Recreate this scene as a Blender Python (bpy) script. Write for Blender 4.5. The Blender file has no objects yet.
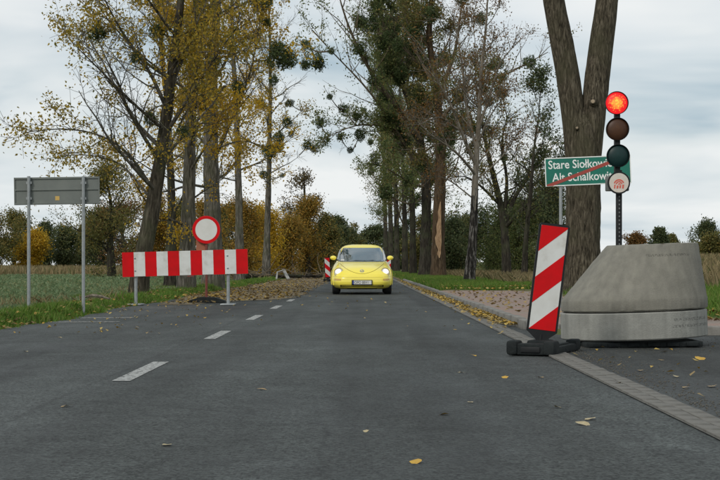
import bpy, bmesh, math, random
import numpy as np
from mathutils import Vector, Matrix
# ------------------------------------------------------------------ camera, sky, sun, exposure
scn = bpy.context.scene
COL = scn.collection
R = math.radians
F, U0, V0, CH = 1540.0, 362.0, 265.0, 0.82       # focal length / principal column / horizon row of the 720x480 photo, eye height in metres
cam_d = bpy.data.cameras.new('camera'); cam = bpy.data.objects.new('camera', cam_d); COL.objects.link(cam)
cam_d.sensor_width = 36.0; cam_d.lens = 36.0 * F / 720.0
cam_d.shift_x = -(U0 - 360.0) / 720.0; cam_d.shift_y = (V0 - 240.0) / 720.0
cam_d.clip_start = 0.1; cam_d.clip_end = 6000.0
cam.location = (0, 0, CH); cam.rotation_euler = (R(90), 0, 0)
scn.camera = cam

SUN_EL, SUN_AZ = 38.0, 215.0                        # azimuth clockwise from +Y: behind the camera, over its left shoulder
wd = bpy.data.worlds.new('World'); scn.world = wd; wd.use_nodes = True
nt = wd.node_tree; nt.nodes.clear()
def N(t, kind, **kw):
    n = t.nodes.new(kind)
    for k, v in kw.items(): setattr(n, k, v)
    return n
out = N(nt, 'ShaderNodeOutputWorld'); bg = N(nt, 'ShaderNodeBackground'); bg.inputs[1].default_value = 0.10
sky = N(nt, 'ShaderNodeTexSky'); sky.sky_type = 'NISHITA'; sky.sun_disc = False
sky.sun_elevation = R(SUN_EL); sky.sun_rotation = R(SUN_AZ); sky.air_density = 1.0; sky.dust_density = 1.5
tc = N(nt, 'ShaderNodeTexCoord'); sep = N(nt, 'ShaderNodeSeparateXYZ'); nt.links.new(tc.outputs['Generated'], sep.inputs[0])
zc = N(nt, 'ShaderNodeMath', operation='MAXIMUM'); nt.links.new(sep.outputs[2], zc.inputs[0]); zc.inputs[1].default_value = 0.0
za = N(nt, 'ShaderNodeMath', operation='ADD'); nt.links.new(zc.outputs[0], za.inputs[0]); za.inputs[1].default_value = 0.17
dv = N(nt, 'ShaderNodeVectorMath', operation='DIVIDE'); cmb = N(nt, 'ShaderNodeCombineXYZ')
for i in range(3): nt.links.new(za.outputs[0], cmb.inputs[i])
nt.links.new(tc.outputs['Generated'], dv.inputs[0]); nt.links.new(cmb.outputs[0], dv.inputs[1])
mp = N(nt, 'ShaderNodeMapping'); mp.inputs['Location'].default_value = (15.3, 6.7, 3.4); mp.inputs['Scale'].default_value = (1.0, 1.0, 1.6)
nt.links.new(dv.outputs[0], mp.inputs[0])
n1 = N(nt, 'ShaderNodeTexNoise'); n1.inputs['Scale'].default_value = 1.15; n1.inputs['Detail'].default_value = 4.5; n1.inputs['Roughness'].default_value = 0.5
n1.inputs['Distortion'].default_value = 0.35
n2 = N(nt, 'ShaderNodeTexNoise'); n2.inputs['Scale'].default_value = 0.55; n2.inputs['Detail'].default_value = 5; n2.inputs['Roughness'].default_value = 0.55
nt.links.new(mp.outputs[0], n1.inputs['Vector']); nt.links.new(mp.outputs[0], n2.inputs['Vector'])
rc = N(nt, 'ShaderNodeValToRGB')                    # cloud shade: slate bellies to bright tops
e = rc.color_ramp.elements
e[0].position = 0.34; e[0].color = (4.5, 5.6, 6.3, 1); e[1].position = 0.60; e[1].color = (8.7, 8.95, 8.95, 1)
m_ = rc.color_ramp.elements.new(0.46); m_.color = (7.1, 7.7, 7.95, 1)
nt.links.new(n1.outputs[0], rc.inputs[0])
rf = N(nt, 'ShaderNodeValToRGB'); rf.color_ramp.elements[0].position = 0.30; rf.color_ramp.elements[1].position = 0.44
nt.links.new(n2.outputs[0], rf.inputs[0])
cm = N(nt, 'ShaderNodeMath', operation='MULTIPLY_ADD'); nt.links.new(rf.outputs[0], cm.inputs[0]); cm.inputs[1].default_value = 0.35; cm.inputs[2].default_value = 0.63
mx = N(nt, 'ShaderNodeMix', data_type='RGBA'); nt.links.new(cm.outputs[0], mx.inputs[0]); nt.links.new(sky.outputs[0], mx.inputs[6]); nt.links.new(rc.outputs[0], mx.inputs[7])
nt.links.new(mx.outputs[2], bg.inputs[0]); nt.links.new(bg.outputs[0], out.inputs[0])

sun_d = bpy.data.lights.new('sun', 'SUN'); sun = bpy.data.objects.new('sun', sun_d); COL.objects.link(sun)
sun_d.energy = 1.5; sun_d.angle = R(12); sun_d.color = (1.0, 0.95, 0.87)
_d = Vector((math.sin(R(SUN_AZ)) * math.cos(R(SUN_EL)), math.cos(R(SUN_AZ)) * math.cos(R(SUN_EL)), math.sin(R(SUN_EL))))
sun.rotation_euler = _d.to_track_quat('Z', 'Y').to_euler()
scn.view_settings.view_transform = 'Standard'; scn.view_settings.look = 'None'
scn.view_settings.exposure = 0.0; scn.view_settings.gamma = 1.0; scn.view_settings.use_curve_mapping = False
scn.cycles.max_bounces = 6; scn.cycles.transparent_max_bounces = 8

# ------------------------------------------------------------------ helpers
def W(u, v, Y):                                     # a photo position at a chosen distance -> a point in the place
    return np.array([(u - U0) / F * Y, Y, CH + (V0 - v) / F * Y])
def link(o, parent=None):
    COL.objects.link(o)
    if parent is not None: o.parent = parent
    return o
def tag(o, label=None, cat=None, group=None, kind=None):
    if label: o['label'] = label
    if cat: o['category'] = cat
    if group: o['group'] = group
    if kind: o['kind'] = kind
    return o
def empty(name, loc=(0, 0, 0), rot=(0, 0, 0)):
    o = bpy.data.objects.new(name, None); o.location = loc; o.rotation_euler = rot; o.empty_display_size = 0.2
    return link(o)
def mesh_np(name, V, Q, smooth=False):
    """V: Nx3 floats, Q: MxK ints (one K for all faces)"""
    V = np.asarray(V, dtype=np.float32).reshape(-1, 3); Q = np.asarray(Q, dtype=np.int32); k = Q.shape[1]
    me = bpy.data.meshes.new(name)
    me.vertices.add(len(V)); me.vertices.foreach_set('co', V.ravel())
    me.loops.add(Q.size); me.loops.foreach_set('vertex_index', Q.ravel())
    me.polygons.add(len(Q)); me.polygons.foreach_set('loop_start', np.arange(0, Q.size, k, dtype=np.int32))
    try: me.polygons.foreach_set('loop_total', np.full(len(Q), k, dtype=np.int32))
    except Exception: pass
    if smooth: me.polygons.foreach_set('use_smooth', np.ones(len(Q), dtype=bool))
    me.update(calc_edges=True); me.validate()
    return me
def obj_np(name, V, Q, m, parent=None, smooth=False):
    me = mesh_np(name, V, Q, smooth); me.materials.append(m)
    return link(bpy.data.objects.new(name, me), parent)
class MB:
    """collects shapes into one mesh"""
    def __init__(s): s.v = []; s.f = []; s.sm = []
    def add(s, vs, fs, smooth=False):
        o = len(s.v); s.v += [tuple(map(float, p)) for p in vs]; s.f += [tuple(i + o for i in f) for f in fs]; s.sm += [smooth] * len(fs); return s
    def box(s, x0, x1, y0, y1, z0, z1, b=0.0, M=None):
        if b <= 0:
            vs = [(x, y, z) for z in (z0, z1) for y in (y0, y1) for x in (x0, x1)]
            fs = [(0, 2, 3, 1), (4, 5, 7, 6), (0, 1, 5, 4), (2, 6, 7, 3), (0, 4, 6, 2), (1, 3, 7, 5)]
        else:
            bm = bmesh.new(); bmesh.ops.create_cube(bm, size=1)
            for q in bm.verts: q.co = Vector(((x0 + x1) / 2 + q.co.x * (x1 - x0), (y0 + y1) / 2 + q.co.y * (y1 - y0), (z0 + z1) / 2 + q.co.z * (z1 - z0)))
            bmesh.ops.bevel(bm, geom=bm.edges[:], offset=b, segments=2, affect='EDGES', profile=0.5)
            vs = [q.co[:] for q in bm.verts]; bm.verts.index_update(); fs = [[q.index for q in f.verts] for f in bm.faces]; bm.free()
        if M is not None: vs = [M @ Vector(p) for p in vs]
        return s.add(vs, fs)
    def tube(s, pts, r, n=10, caps=True, smooth=True):
        V_, Q_ = sweep(np.array(pts, float), np.array(r if hasattr(r, '__len__') else [r] * len(pts), float), n)
        o = len(s.v); s.add(V_, [tuple(q) for q in Q_], smooth)
        if caps:
            s.f += [tuple(o + i for i in range(n))[::-1], tuple(o + len(V_) - n + i for i in range(n))]; s.sm += [False, False]
        return s
    def lathe(s, prof, n=32, M=None, closed=False, smooth=True):
        """profile (r, z) turned about Z"""
        vs = []; fs = []; k = len(prof)
        for i in range(n):
            a = 2 * math.pi * i / n
            vs += [(r * math.cos(a), r * math.sin(a), z) for r, z in prof]
        for i in range(n):
            j = (i + 1) % n
            for t in range(k if closed else k - 1):
                t2 = (t + 1) % k
                fs.append((i * k + t, j * k + t, j * k + t2, i * k + t2))
        if M is not None: vs = [M @ Vector(p) for p in vs]
        return s.add(vs, fs, smooth)
    def prism(s, poly, z0, z1, M=None):
        n = len(poly); vs = [(x, y, z0) for x, y in poly] + [(x, y, z1) for x, y in poly]
        fs = [tuple(range(n))[::-1], tuple(range(n, 2 * n))] + [(i, (i + 1) % n, n + (i + 1) % n, n + i) for i in range(n)]
        if M is not None: vs = [M @ Vector(p) for p in vs]
        return s.add(vs, fs)
    def build(s, name, m, parent=None, fix=True):
        me = bpy.data.meshes.new(name); me.from_pydata(s.v, [], s.f); me.polygons.foreach_set('use_smooth', s.sm)
        if fix:
            bm = bmesh.new(); bm.from_mesh(me); bmesh.ops.recalc_face_normals(bm, faces=bm.faces[:]); bm.to_mesh(me); bm.free()
        me.update(); me.materials.append(m)
        try: me.set_sharp_from_angle(angle=R(32))
        except Exception: pass
        return link(bpy.data.objects.new(name, me), parent)
def sweep(P, r, n):
    k = len(P); T = np.gradient(P, axis=0); T /= np.linalg.norm(T, axis=1)[:, None] + 1e-9
    ref = np.array([0, 0, 1.0]) if abs(T[0, 2]) < 0.8 else np.array([1.0, 0, 0])
    A = np.cross(T, ref); A /= np.linalg.norm(A, axis=1)[:, None] + 1e-9
    B = np.cross(T, A)
    a = np.arange(n) * 2 * math.pi / n
    V = P[:, None, :] + r[:, None, None] * (np.cos(a)[None, :, None] * A[:, None, :] + np.sin(a)[None, :, None] * B[:, None, :])
    i = np.arange(k - 1)[:, None] * n; j = np.arange(n)[None, :]; j2 = (j + 1) % n
    Q = np.stack([i + j, i + j2, i + n + j2, i + n + j], -1).reshape(-1, 4)
    return V.reshape(-1, 3), Q
def text_mesh(body, size, M, m, name, parent, depth=0.0006, space=1.0, bold=0.0):
    cu = bpy.data.curves.new(name, 'FONT'); cu.body = body; cu.size = size; cu.extrude = depth; cu.space_character = space; cu.offset = bold
    cu.align_x = 'LEFT'; cu.resolution_u = 3
    t = bpy.data.objects.new(name, cu); COL.objects.link(t)
    dg = bpy.context.evaluated_depsgraph_get(); dg.update()
    me = bpy.data.meshes.new_from_object(t.evaluated_get(dg)); bpy.data.objects.remove(t)
    me.transform(M); me.materials.clear(); me.materials.append(m)
    return link(bpy.data.objects.new(name, me), parent)
# ---- materials
def mat(name, c1, c2=None, rough=0.6, scale=6.0, detail=5, bump=0.0, bscale=40.0, metal=0.0, spec=0.5, stretch=(1, 1, 1), lo=0.35, hi=0.65, coat=0.0, c3=None, s3=1.0, lo3=0.5, hi3=0.7):
    m = bpy.data.materials.new(name); m.use_nodes = True; t = m.node_tree; b = t.nodes['Principled BSDF']
    b.inputs['Roughness'].default_value = rough; b.inputs['Metallic'].default_value = metal; b.inputs['Specular IOR Level'].default_value = spec
    b.inputs['Coat Weight'].default_value = coat
    b.inputs['Base Color'].default_value = (*c1, 1)
    tc = N(t, 'ShaderNodeTexCoord'); mpn = N(t, 'ShaderNodeMapping'); mpn.inputs['Scale'].default_value = stretch
    t.links.new(tc.outputs['Object'], mpn.inputs[0])
    last = None
    if c2 is not None:
        n = N(t, 'ShaderNodeTexNoise'); n.inputs['Scale'].default_value = scale; n.inputs['Detail'].default_value = detail; n.inputs['Roughness'].default_value = 0.62
        t.links.new(mpn.outputs[0], n.inputs['Vector'])
        r = N(t, 'ShaderNodeMapRange'); r.inputs[1].default_value = lo; r.inputs[2].default_value = hi; t.links.new(n.outputs[0], r.inputs[0])
        x = N(t, 'ShaderNodeMix', data_type='RGBA'); x.inputs[6].default_value = (*c1, 1); x.inputs[7].default_value = (*c2, 1)
        t.links.new(r.outputs[0], x.inputs[0]); last = x.outputs[2]
        if c3 is not None:
            n3 = N(t, 'ShaderNodeTexNoise'); n3.inputs['Scale'].default_value = s3; n3.inputs['Detail'].default_value = 6; n3.inputs['Roughness'].default_value = 0.65
            t.links.new(mpn.outputs[0], n3.inputs['Vector'])
            r3 = N(t, 'ShaderNodeMapRange'); r3.inputs[1].default_value = lo3; r3.inputs[2].default_value = hi3; t.links.new(n3.outputs[0], r3.inputs[0])
            x3 = N(t, 'ShaderNodeMix', data_type='RGBA'); x3.inputs[7].default_value = (*c3, 1); t.links.new(last, x3.inputs[6]); t.links.new(r3.outputs[0], x3.inputs[0]); last = x3.outputs[2]
        t.links.new(last, b.inputs['Base Color'])
    if bump > 0:
        n = N(t, 'ShaderNodeTexNoise'); n.inputs['Scale'].default_value = bscale; n.inputs['Detail'].default_value = 4
        t.links.new(mpn.outputs[0], n.inputs['Vector'])
        bp = N(t, 'ShaderNodeBump'); bp.inputs['Strength'].default_value = bump; bp.inputs['Distance'].default_value = 0.02
        t.links.new(n.outputs[0], bp.inputs['Height']); t.links.new(bp.outputs[0], b.inputs['Normal'])
    m['last'] = 0
    return m
def leafmat(name, cols, trans=0.35, rough=0.6, pos=None):
    """one colour per leaf, drawn from a ramp by the island's random number"""
    m = bpy.data.materials.new(name); m.use_nodes = True; t = m.node_tree; b = t.nodes['Principled BSDF']; b.inputs['Roughness'].default_value = rough
    b.inputs['Specular IOR Level'].default_value = 0.3
    g = N(t, 'ShaderNodeNewGeometry'); r = N(t, 'ShaderNodeValToRGB'); el = r.color_ramp.elements
    for i, c in enumerate(cols):
        p = i / (len(cols) - 1) if pos is None else pos[i]
        if i == 0: el[0].position = p; el[0].color = (*c, 1)
        elif i == 1: el[1].position = p; el[1].color = (*c, 1)
        else:
            q = el.new(p); q.color = (*c, 1)
    t.links.new(g.outputs['Random Per Island'], r.inputs[0]); t.links.new(r.outputs[0], b.inputs['Base Color'])
    tr = N(t, 'ShaderNodeBsdfTranslucent'); t.links.new(r.outputs[0], tr.inputs[0])
    mxs = N(t, 'ShaderNodeMixShader'); mxs.inputs[0].default_value = trans
    t.links.new(b.outputs[0], mxs.inputs[1]); t.links.new(tr.outputs[0], mxs.inputs[2]); t.links.new(mxs.outputs[0], t.nodes['Material Output'].inputs[0])
    return m
def emit(name, col, strength, base=None):
    m = bpy.data.materials.new(name); m.use_nodes = True; b = m.node_tree.nodes['Principled BSDF']
    b.inputs['Base Color'].default_value = (*(base or col), 1); b.inputs['Emission Color'].default_value = (*col, 1); b.inputs['Emission Strength'].default_value = strength
    b.inputs['Roughness'].default_value = 0.2
    return m
def sm(x, a, b):
    t = np.clip((np.asarray(x, float) - a) / (b - a), 0, 1); return t * t * (3 - 2 * t)
rng = np.random.default_rng(11)
# ------------------------------------------------------------------ terrain and road
EDGE_L, EDGE_R, KERB = -4.55, 1.67, 2.15
def edge_l(y):
    y = np.asarray(y, float)
    return EDGE_L + 0.10 * np.sin(y * 0.55 + 1.0) + 0.05 * np.sin(y * 1.7) + 0.03 * np.sin(y * 4.1)
def H(x, y):
    """height of the natural ground"""
    x = np.asarray(x, float); y = np.asarray(y, float)
    t = edge_l(y) - x
    left = -0.05 + 0.13 * sm(t, 0.0, 0.35) - 0.24 * sm(t, 0.5, 1.6) + 0.12 * sm(t, 5, 20)
    t2 = x - 2.2
    right = -0.05 + 0.10 * sm(t2, 0.0, 0.12) + 0.06 * sm(x, 4.55, 4.8) + 1.35 * sm(x, 7, 26) * sm(y, 30, 185)
    right = np.where(y > 44, right + 0.05 * sm(t2, 0, 0.3) * (1 - sm(x, 4.55, 4.8)), right)
    bay = sm(y, 17.85, 18.2)
    right = right * bay - 0.05 * (1 - bay)
    z = np.where(t > 0, left, np.where(x > 2.2, right, -0.05))
    z = z + 0.02 * np.sin(x * 1.3 + y * 0.4) * (sm(t, 0.3, 2) + sm(x, 4.8, 7) * bay)
    return z
xs = np.unique(np.round(np.concatenate([[-2500, -1200, -600, -300, -180], np.linspace(-120, -20, 26), np.linspace(-20, -8, 25), np.linspace(-8, -4.0, 41), np.linspace(-4, 2, 5),
      np.linspace(2, 5.2, 41), np.linspace(5.2, 12, 24), np.linspace(12, 40, 29), np.linspace(40, 140, 26), [200, 320, 600, 1200, 2500]]), 4))
ys = np.unique(np.round(np.concatenate([[-600, -200, -60, -20], np.linspace(-8, 17, 60), np.linspace(17, 19, 17), np.linspace(19, 60, 110), np.linspace(60, 220, 120), [240, 280, 340, 450, 700, 1200, 3000, 5000]]), 4))
gx, gy = np.meshgrid(xs, ys); nx = len(xs); ny = len(ys)
gi = (np.arange(ny - 1)[:, None] * nx + np.arange(nx - 1)[None, :])
def earth_mat():
    m = bpy.data.materials.new('field_soil'); m.use_nodes = True; t = m.node_tree; b = t.nodes['Principled BSDF']; b.inputs['Roughness'].default_value = 0.95
    b.inputs['Specular IOR Level'].default_value = 0.1
    tc = N(t, 'ShaderNodeTexCoord')
    def noise(s, d=6, stretch=None):
        n = N(t, 'ShaderNodeTexNoise'); n.inputs['Scale'].default_value = s; n.inputs['Detail'].default_value = d; n.inputs['Roughness'].default_value = 0.65
        if stretch:
            q = N(t, 'ShaderNodeMapping'); q.inputs['Scale'].default_value = stretch; t.links.new(tc.outputs['Object'], q.inputs[0]); t.links.new(q.outputs[0], n.inputs['Vector'])
        else: t.links.new(tc.outputs['Object'], n.inputs['Vector'])
        return n.outputs[0]
    def ramp(f, cols):
        r = N(t, 'ShaderNodeValToRGB'); el = r.color_ramp.elements
        el[0].position, el[0].color = cols[0][0], (*cols[0][1], 1); el[1].position, el[1].color = cols[-1][0], (*cols[-1][1], 1)
        for p, c in cols[1:-1]: q = el.new(p); q.color = (*c, 1)
        t.links.new(f, r.inputs[0]); return r.outputs[0]
    grass = ramp(noise(2.2), [(0.3, (0.035, 0.06, 0.014)), (0.5, (0.06, 0.095, 0.025)), (0.7, (0.12, 0.11, 0.05))])
    straw = ramp(noise(0.9), [(0.3, (0.10, 0.085, 0.045)), (0.5, (0.17, 0.14, 0.075)), (0.7, (0.07, 0.085, 0.03))])
    big = N(t, 'ShaderNodeMapRange'); big.inputs[1].default_value = 0.42; big.inputs[2].default_value = 0.58
    t.links.new(noise(0.05, 4, (1, 0.3, 1)), big.inputs[0])
    x = N(t, 'ShaderNodeMix', data_type='RGBA'); t.links.new(big.outputs[0], x.inputs[0]); t.links.new(grass, x.inputs[6]); t.links.new(straw, x.inputs[7])
    t.links.new(x.outputs[2], b.inputs['Base Color'])
    bp = N(t, 'ShaderNodeBump'); bp.inputs['Strength'].default_value = 0.7; bp.inputs['Distance'].default_value = 0.05
    t.links.new(noise(9), bp.inputs['Height']); t.links.new(bp.outputs[0], b.inputs['Normal'])
    return m
ground = obj_np('ground', np.stack([gx, gy, H(gx, gy)], -1), np.stack([gi, gi + 1, gi + nx + 1, gi + nx], -1).reshape(-1, 4), earth_mat(), smooth=True)
tag(ground, 'grassy ground and open fields on both sides of the road', kind='structure')

def asphalt(name, base, seam=True, worn=0.5):
    m = bpy.data.materials.new(name); m.use_nodes = True; t = m.node_tree; b = t.nodes['Principled BSDF']
    b.inputs['Specular IOR Level'].default_value = 0.40
    tc = N(t, 'ShaderNodeTexCoord'); L = t.links.new; co = tc.outputs['Object']
    def noise(s, d=5, stretch=None, rg=0.6):
        n = N(t, 'ShaderNodeTexNoise'); n.inputs['Scale'].default_value = s; n.inputs['Detail'].default_value = d; n.inputs['Roughness'].default_value = rg
        if stretch:
            q = N(t, 'ShaderNodeMapping'); q.inputs['Scale'].default_value = stretch; L(co, q.inputs[0]); L(q.outputs[0], n.inputs['Vector'])
        else: L(co, n.inputs['Vector'])
        return n.outputs[0]
    def rng_(f, a, b_, c=0.0, d=1.0):
        r = N(t, 'ShaderNodeMapRange'); r.inputs[1].default_value = a; r.inputs[2].default_value = b_; r.inputs[3].default_value = c; r.inputs[4].default_value = d; L(f, r.inputs[0]); return r.outputs[0]
    def mul(a, b_):
        q = N(t, 'ShaderNodeMath', operation='MULTIPLY'); L(a, q.inputs[0])
        if isinstance(b_, float): q.inputs[1].default_value = b_
        else: L(b_, q.inputs[1])
        return q.outputs[0]
    vo = N(t, 'ShaderNodeTexVoronoi'); vo.inputs['Scale'].default_value = 80; L(co, vo.inputs['Vector'])
    sc_ = N(t, 'ShaderNodeSeparateColor'); L(vo.outputs['Color'], sc_.inputs[0])
    chips = rng_(sc_.outputs[0], 0.0, 1.0, 0.15, 2.3)                    # single chippings, light and dark
    bigm = rng_(noise(0.35, 5, (1, 0.35, 1)), 0.35, 0.65, 0.68, 1.32)      # long patches
    midm = rng_(noise(3.2, 6), 0.3, 0.7, 0.80, 1.20)
    track = rng_(noise(1.1, 3, (1, 0.02, 1)), 0.38, 0.62, 0.70, 1.30)      # wheel tracks along the lane
    v = mul(mul(mul(chips, bigm), midm), track)
    spots = rng_(noise(0.9, 5, (1, 0.5, 1), 0.7), 0.60, 0.70, 1.0, 1.6)   # pale worn patches
    v = mul(v, spots)
    if seam:
        sx = N(t, 'ShaderNodeSeparateXYZ'); L(co, sx.inputs[0])
        wob = N(t, 'ShaderNodeMath', operation='MULTIPLY_ADD'); L(noise(0.7, 5, (0.2, 1, 1)), wob.inputs[0]); wob.inputs[1].default_value = 0.10; wob.inputs[2].default_value = 1.68 + 0.18 - 0.05
        d = N(t, 'ShaderNodeMath', operation='ADD'); L(sx.outputs[0], d.inputs[0]); L(wob.outputs[0], d.inputs[1])
        ab = N(t, 'ShaderNodeMath', operation='ABSOLUTE'); L(d.outputs[0], ab.inputs[0])
        v = mul(v, rng_(ab.outputs[0], 0.004, 0.03, 0.72, 1.0))
    cr = N(t, 'ShaderNodeTexVoronoi', feature='DISTANCE_TO_EDGE'); cr.inputs['Scale'].default_value = 0.45
    wv = N(t, 'ShaderNodeMix', data_type='VECTOR'); wv.inputs[0].default_value = 0.16
    nn = N(t, 'ShaderNodeTexNoise'); nn.inputs['Scale'].default_value = 1.6; nn.inputs['Detail'].default_value = 6; L(co, nn.inputs['Vector'])
    L(co, wv.inputs[4]); L(nn.outputs['Color'], wv.inputs[5]); L(wv.outputs[1], cr.inputs['Vector'])
    crm = rng_(cr.outputs[0], 0.0015, 0.006, 0.0, 1.0)
    keep = rng_(noise(0.22, 3), 0.46, 0.54, 1.0, 0.0)
    mxm = N(t, 'ShaderNodeMath', operation='MAXIMUM'); L(crm, mxm.inputs[0]); L(keep, mxm.inputs[1])
    v = mul(v, rng_(mxm.outputs[0], 0, 1, 0.6, 1.0))
    col = N(t, 'ShaderNodeMix', data_type='RGBA', blend_type='MULTIPLY'); col.inputs[0].default_value = 1; col.inputs[6].default_value = (*base, 1); L(v, col.inputs[7])
    L(col.outputs[2], b.inputs['Base Color'])
    L(rng_(noise(1.2, 5, (1, 0.3, 1)), 0.35, 0.65, 0.62, 0.88), b.inputs['Roughness'])
    bp = N(t, 'ShaderNodeBump'); bp.inputs['Strength'].default_value = 0.55; bp.inputs['Distance'].default_value = 0.006
    L(vo.outputs['Distance'], bp.inputs['Height']); L(bp.outputs[0], b.inputs['Normal'])
    return m
M_ROAD = asphalt('asphalt', (0.0285, 0.0325, 0.0310)); M_BAY = asphalt('bay_asphalt', (0.025, 0.0275, 0.0255), seam=False)
yy = np.concatenate([np.linspace(-12, 60, 289), np.linspace(62, 420, 90)])
cols = np.array([0, 0.25, 0.5, 0.75, 1.0])
el = edge_l(yy)[:, None]; rx = el + (2.03 - el) * cols[None, :]
camber = -0.0                                                     # flat road
k = len(cols); ri = (np.arange(len(yy) - 1)[:, None] * k + np.arange(k - 1)[None, :])
road = obj_np('road', np.stack([rx, np.repeat(yy[:, None], k, 1), np.zeros_like(rx)], -1), np.stack([ri, ri + 1, ri + k + 1, ri + k], -1).reshape(-1, 4), M_ROAD)
tag(road, 'worn grey asphalt country road', kind='structure')
bay = MB()
arc = [(3.75 - 1.6 * math.cos(a), 19.5 - 1.6 * math.sin(a)) for a in np.linspace(0, math.pi / 2, 14)]     # kerb corner, from (2.15,19.5) to (3.75,17.9)
poly = [(1.875, -12), (14, -12), (14, 17.9), (3.75, 17.9)] + arc[::-1][1:] + [(1.875, 19.5)]
bay.add([(x, y, 0.004) for x, y in poly], [tuple(range(len(poly)))])
tag(bay.build('bay_pavement', M_BAY), 'rougher dark asphalt bay beside the road', kind='structure')

# gutter strip: two rows of pale concrete pavers; the near ones singly
M_PAV = mat('gutter_concrete', (0.165, 0.157, 0.138), (0.105, 0.10, 0.09), rough=0.9, scale=5, bump=0.35, bscale=60, c3=(0.10, 0.095, 0.08), s3=2.2, lo3=0.55, hi3=0.68)
gut = MB(); gut.add([(EDGE_R - 0.005, -12, 0.006), (1.88, -12, 0.006), (1.88, 120, 0.006), (EDGE_R - 0.005, 120, 0.006)], [(0, 1, 2, 3)])
gutter = gut.build('gutter', mat('gutter_bed', (0.10, 0.097, 0.088), (0.16, 0.155, 0.14), rough=0.95, scale=14, bump=0.3, bscale=60))
tag(gutter, 'strip of pale concrete pavers along the road edge', kind='structure')
pm = MB(); pm.box(-0.0495, 0.0495, -0.121, 0.121, 0.0, 0.014, b=0.003); p0 = pm.build('paver', M_PAV, gutter); pme = p0.data
first = True
for i in range(118):
    for s in (0, 1):
        o = p0 if first else link(bpy.data.objects.new('paver', pme), gutter); first = False
        y = 3.2 + i * 0.245 + s * 0.12
        o.location = (EDGE_R + 0.053 + 0.102 * s + rng.normal(0, 0.0025), y, 0.002 + rng.normal(0, 0.0012)); o.rotation_euler = (rng.normal(0, 0.006), rng.normal(0, 0.010), rng.normal(0, 0.006))
far = MB(); far.add([(EDGE_R, 32.2, 0.012), (1.875, 32.2, 0.012), (1.875, 120, 0.012), (EDGE_R, 120, 0.012)], [(0, 1, 2, 3)]); far.build('far_pavers', M_PAV, gutter)

# kerb stones round the pavement
M_KERB = mat('kerb_concrete', (0.22, 0.21, 0.19), (0.14, 0.135, 0.12), rough=0.92, scale=4, bump=0.35, bscale=50, c3=(0.07, 0.075, 0.05), s3=1.6, lo3=0.56, hi3=0.7)
kerb = empty('kerb', (0, 0, 0)); tag(kerb, 'low concrete kerb stones edging the pavement', kind='structure')
path = [(14.0, 17.9), (3.75, 17.9)]
segs = []
for i in range(10): segs.append(((13.75 - i * 1.0, 17.9), (12.77 - i * 1.0, 17.9)))
for a, b_ in zip(arc[::-1][:-1:2], arc[::-1][2::2]): segs.append((a, b_))
segs.append(((arc[1]), (2.15, 19.75)))
y = 19.77
while y < 78: segs.append(((KERB, y), (KERB, y + 0.98))); y += 1.0
kme = None
for a, b_ in segs:
    a = Vector(a); b_ = Vector(b_); L_ = (b_ - a).length
    if kme is None:
        kb = MB(); kb.box(-0.49, 0.49, -0.06, 0.06, -0.12, 0.105, b=0.014); o = kb.build('kerb_stone', M_KERB, kerb); kme = o.data
    else: o = link(bpy.data.objects.new('kerb_stone', kme), kerb)
    c = (a + b_) / 2; o.location = (c.x, c.y, rng.normal(0, 0.004)); o.rotation_euler = (rng.normal(0, 0.012), rng.normal(0, 0.008), math.atan2(b_.y - a.y, b_.x - a.x)); o.scale = (L_ / 0.98, 1, 1)

# pink block pavement
def brick_mat():
    m = bpy.data.materials.new('pink_block_paving'); m.use_nodes = True; t = m.node_tree; b = t.nodes['Principled BSDF']; b.inputs['Roughness'].default_value = 0.9
    tc = N(t, 'ShaderNodeTexCoord'); br = N(t, 'ShaderNodeTexBrick'); br.inputs['Scale'].default_value = 1.0
    br.inputs['Color1'].default_value = (0.285, 0.165, 0.13, 1); br.inputs['Color2'].default_value = (0.235, 0.165, 0.135, 1); br.inputs['Mortar'].default_value = (0.12, 0.105, 0.09, 1)
    br.inputs['Brick Width'].default_value = 0.2; br.inputs['Row Height'].default_value = 0.1; br.inputs['Mortar Size'].default_value = 0.006
    t.links.new(tc.outputs['Object'], br.inputs['Vector'])
    n = N(t, 'ShaderNodeTexNoise'); n.inputs['Scale'].default_value = 1.3; n.inputs['Detail'].default_value = 7; t.links.new(tc.outputs['Object'], n.inputs['Vector'])
    r = N(t, 'ShaderNodeMapRange'); r.inputs[1].default_value = 0.42; r.inputs[2].default_value = 0.68; t.links.new(n.outputs[0], r.inputs[0])
    x = N(t, 'ShaderNodeMix', data_type='RGBA'); t.links.new(r.outputs[0], x.inputs[0]); t.links.new(br.outputs[0], x.inputs[6]); x.inputs[7].default_value = (0.215, 0.185, 0.15, 1)
    t.links.new(x.outputs[2], b.inputs['Base Color'])
    bp = N(t, 'ShaderNodeBump'); bp.inputs['Strength'].default_value = 0.5; bp.inputs['Distance'].default_value = 0.004; t.links.new(br.outputs['Fac'], bp.inputs['Height']); bp.invert = True
    t.links.new(bp.outputs[0], b.inputs['Normal'])
    return m
sw = MB()
poly = [(x - 0.0 + (0.045 if i == 13 else 0.045 * math.cos(0)), y + 0.045) for i, (x, y) in enumerate(arc)]
poly = [(2.2, 43.5)] + [(x + 0.05, y + 0.05) for x, y in arc] + [(14, 17.95), (14, 19.9), (4.75, 20.0)] + [(4.65 + 0.06 * math.sin(q), q) for q in np.linspace(21, 42, 30)] + [(4.2, 43.2), (3.3, 43.7)]
n_ = len(poly); sw.add([(x, y, 0.098) for x, y in poly] + [(x, y, -0.02) for x, y in poly], [tuple(range(n_))] + [(i, (i + 1) % n_, n_ + (i + 1) % n_, n_ + i) for i in range(n_)])
tag(sw.build('pavement', brick_mat()), 'pink block pavement beside the road', kind='structure')

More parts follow.
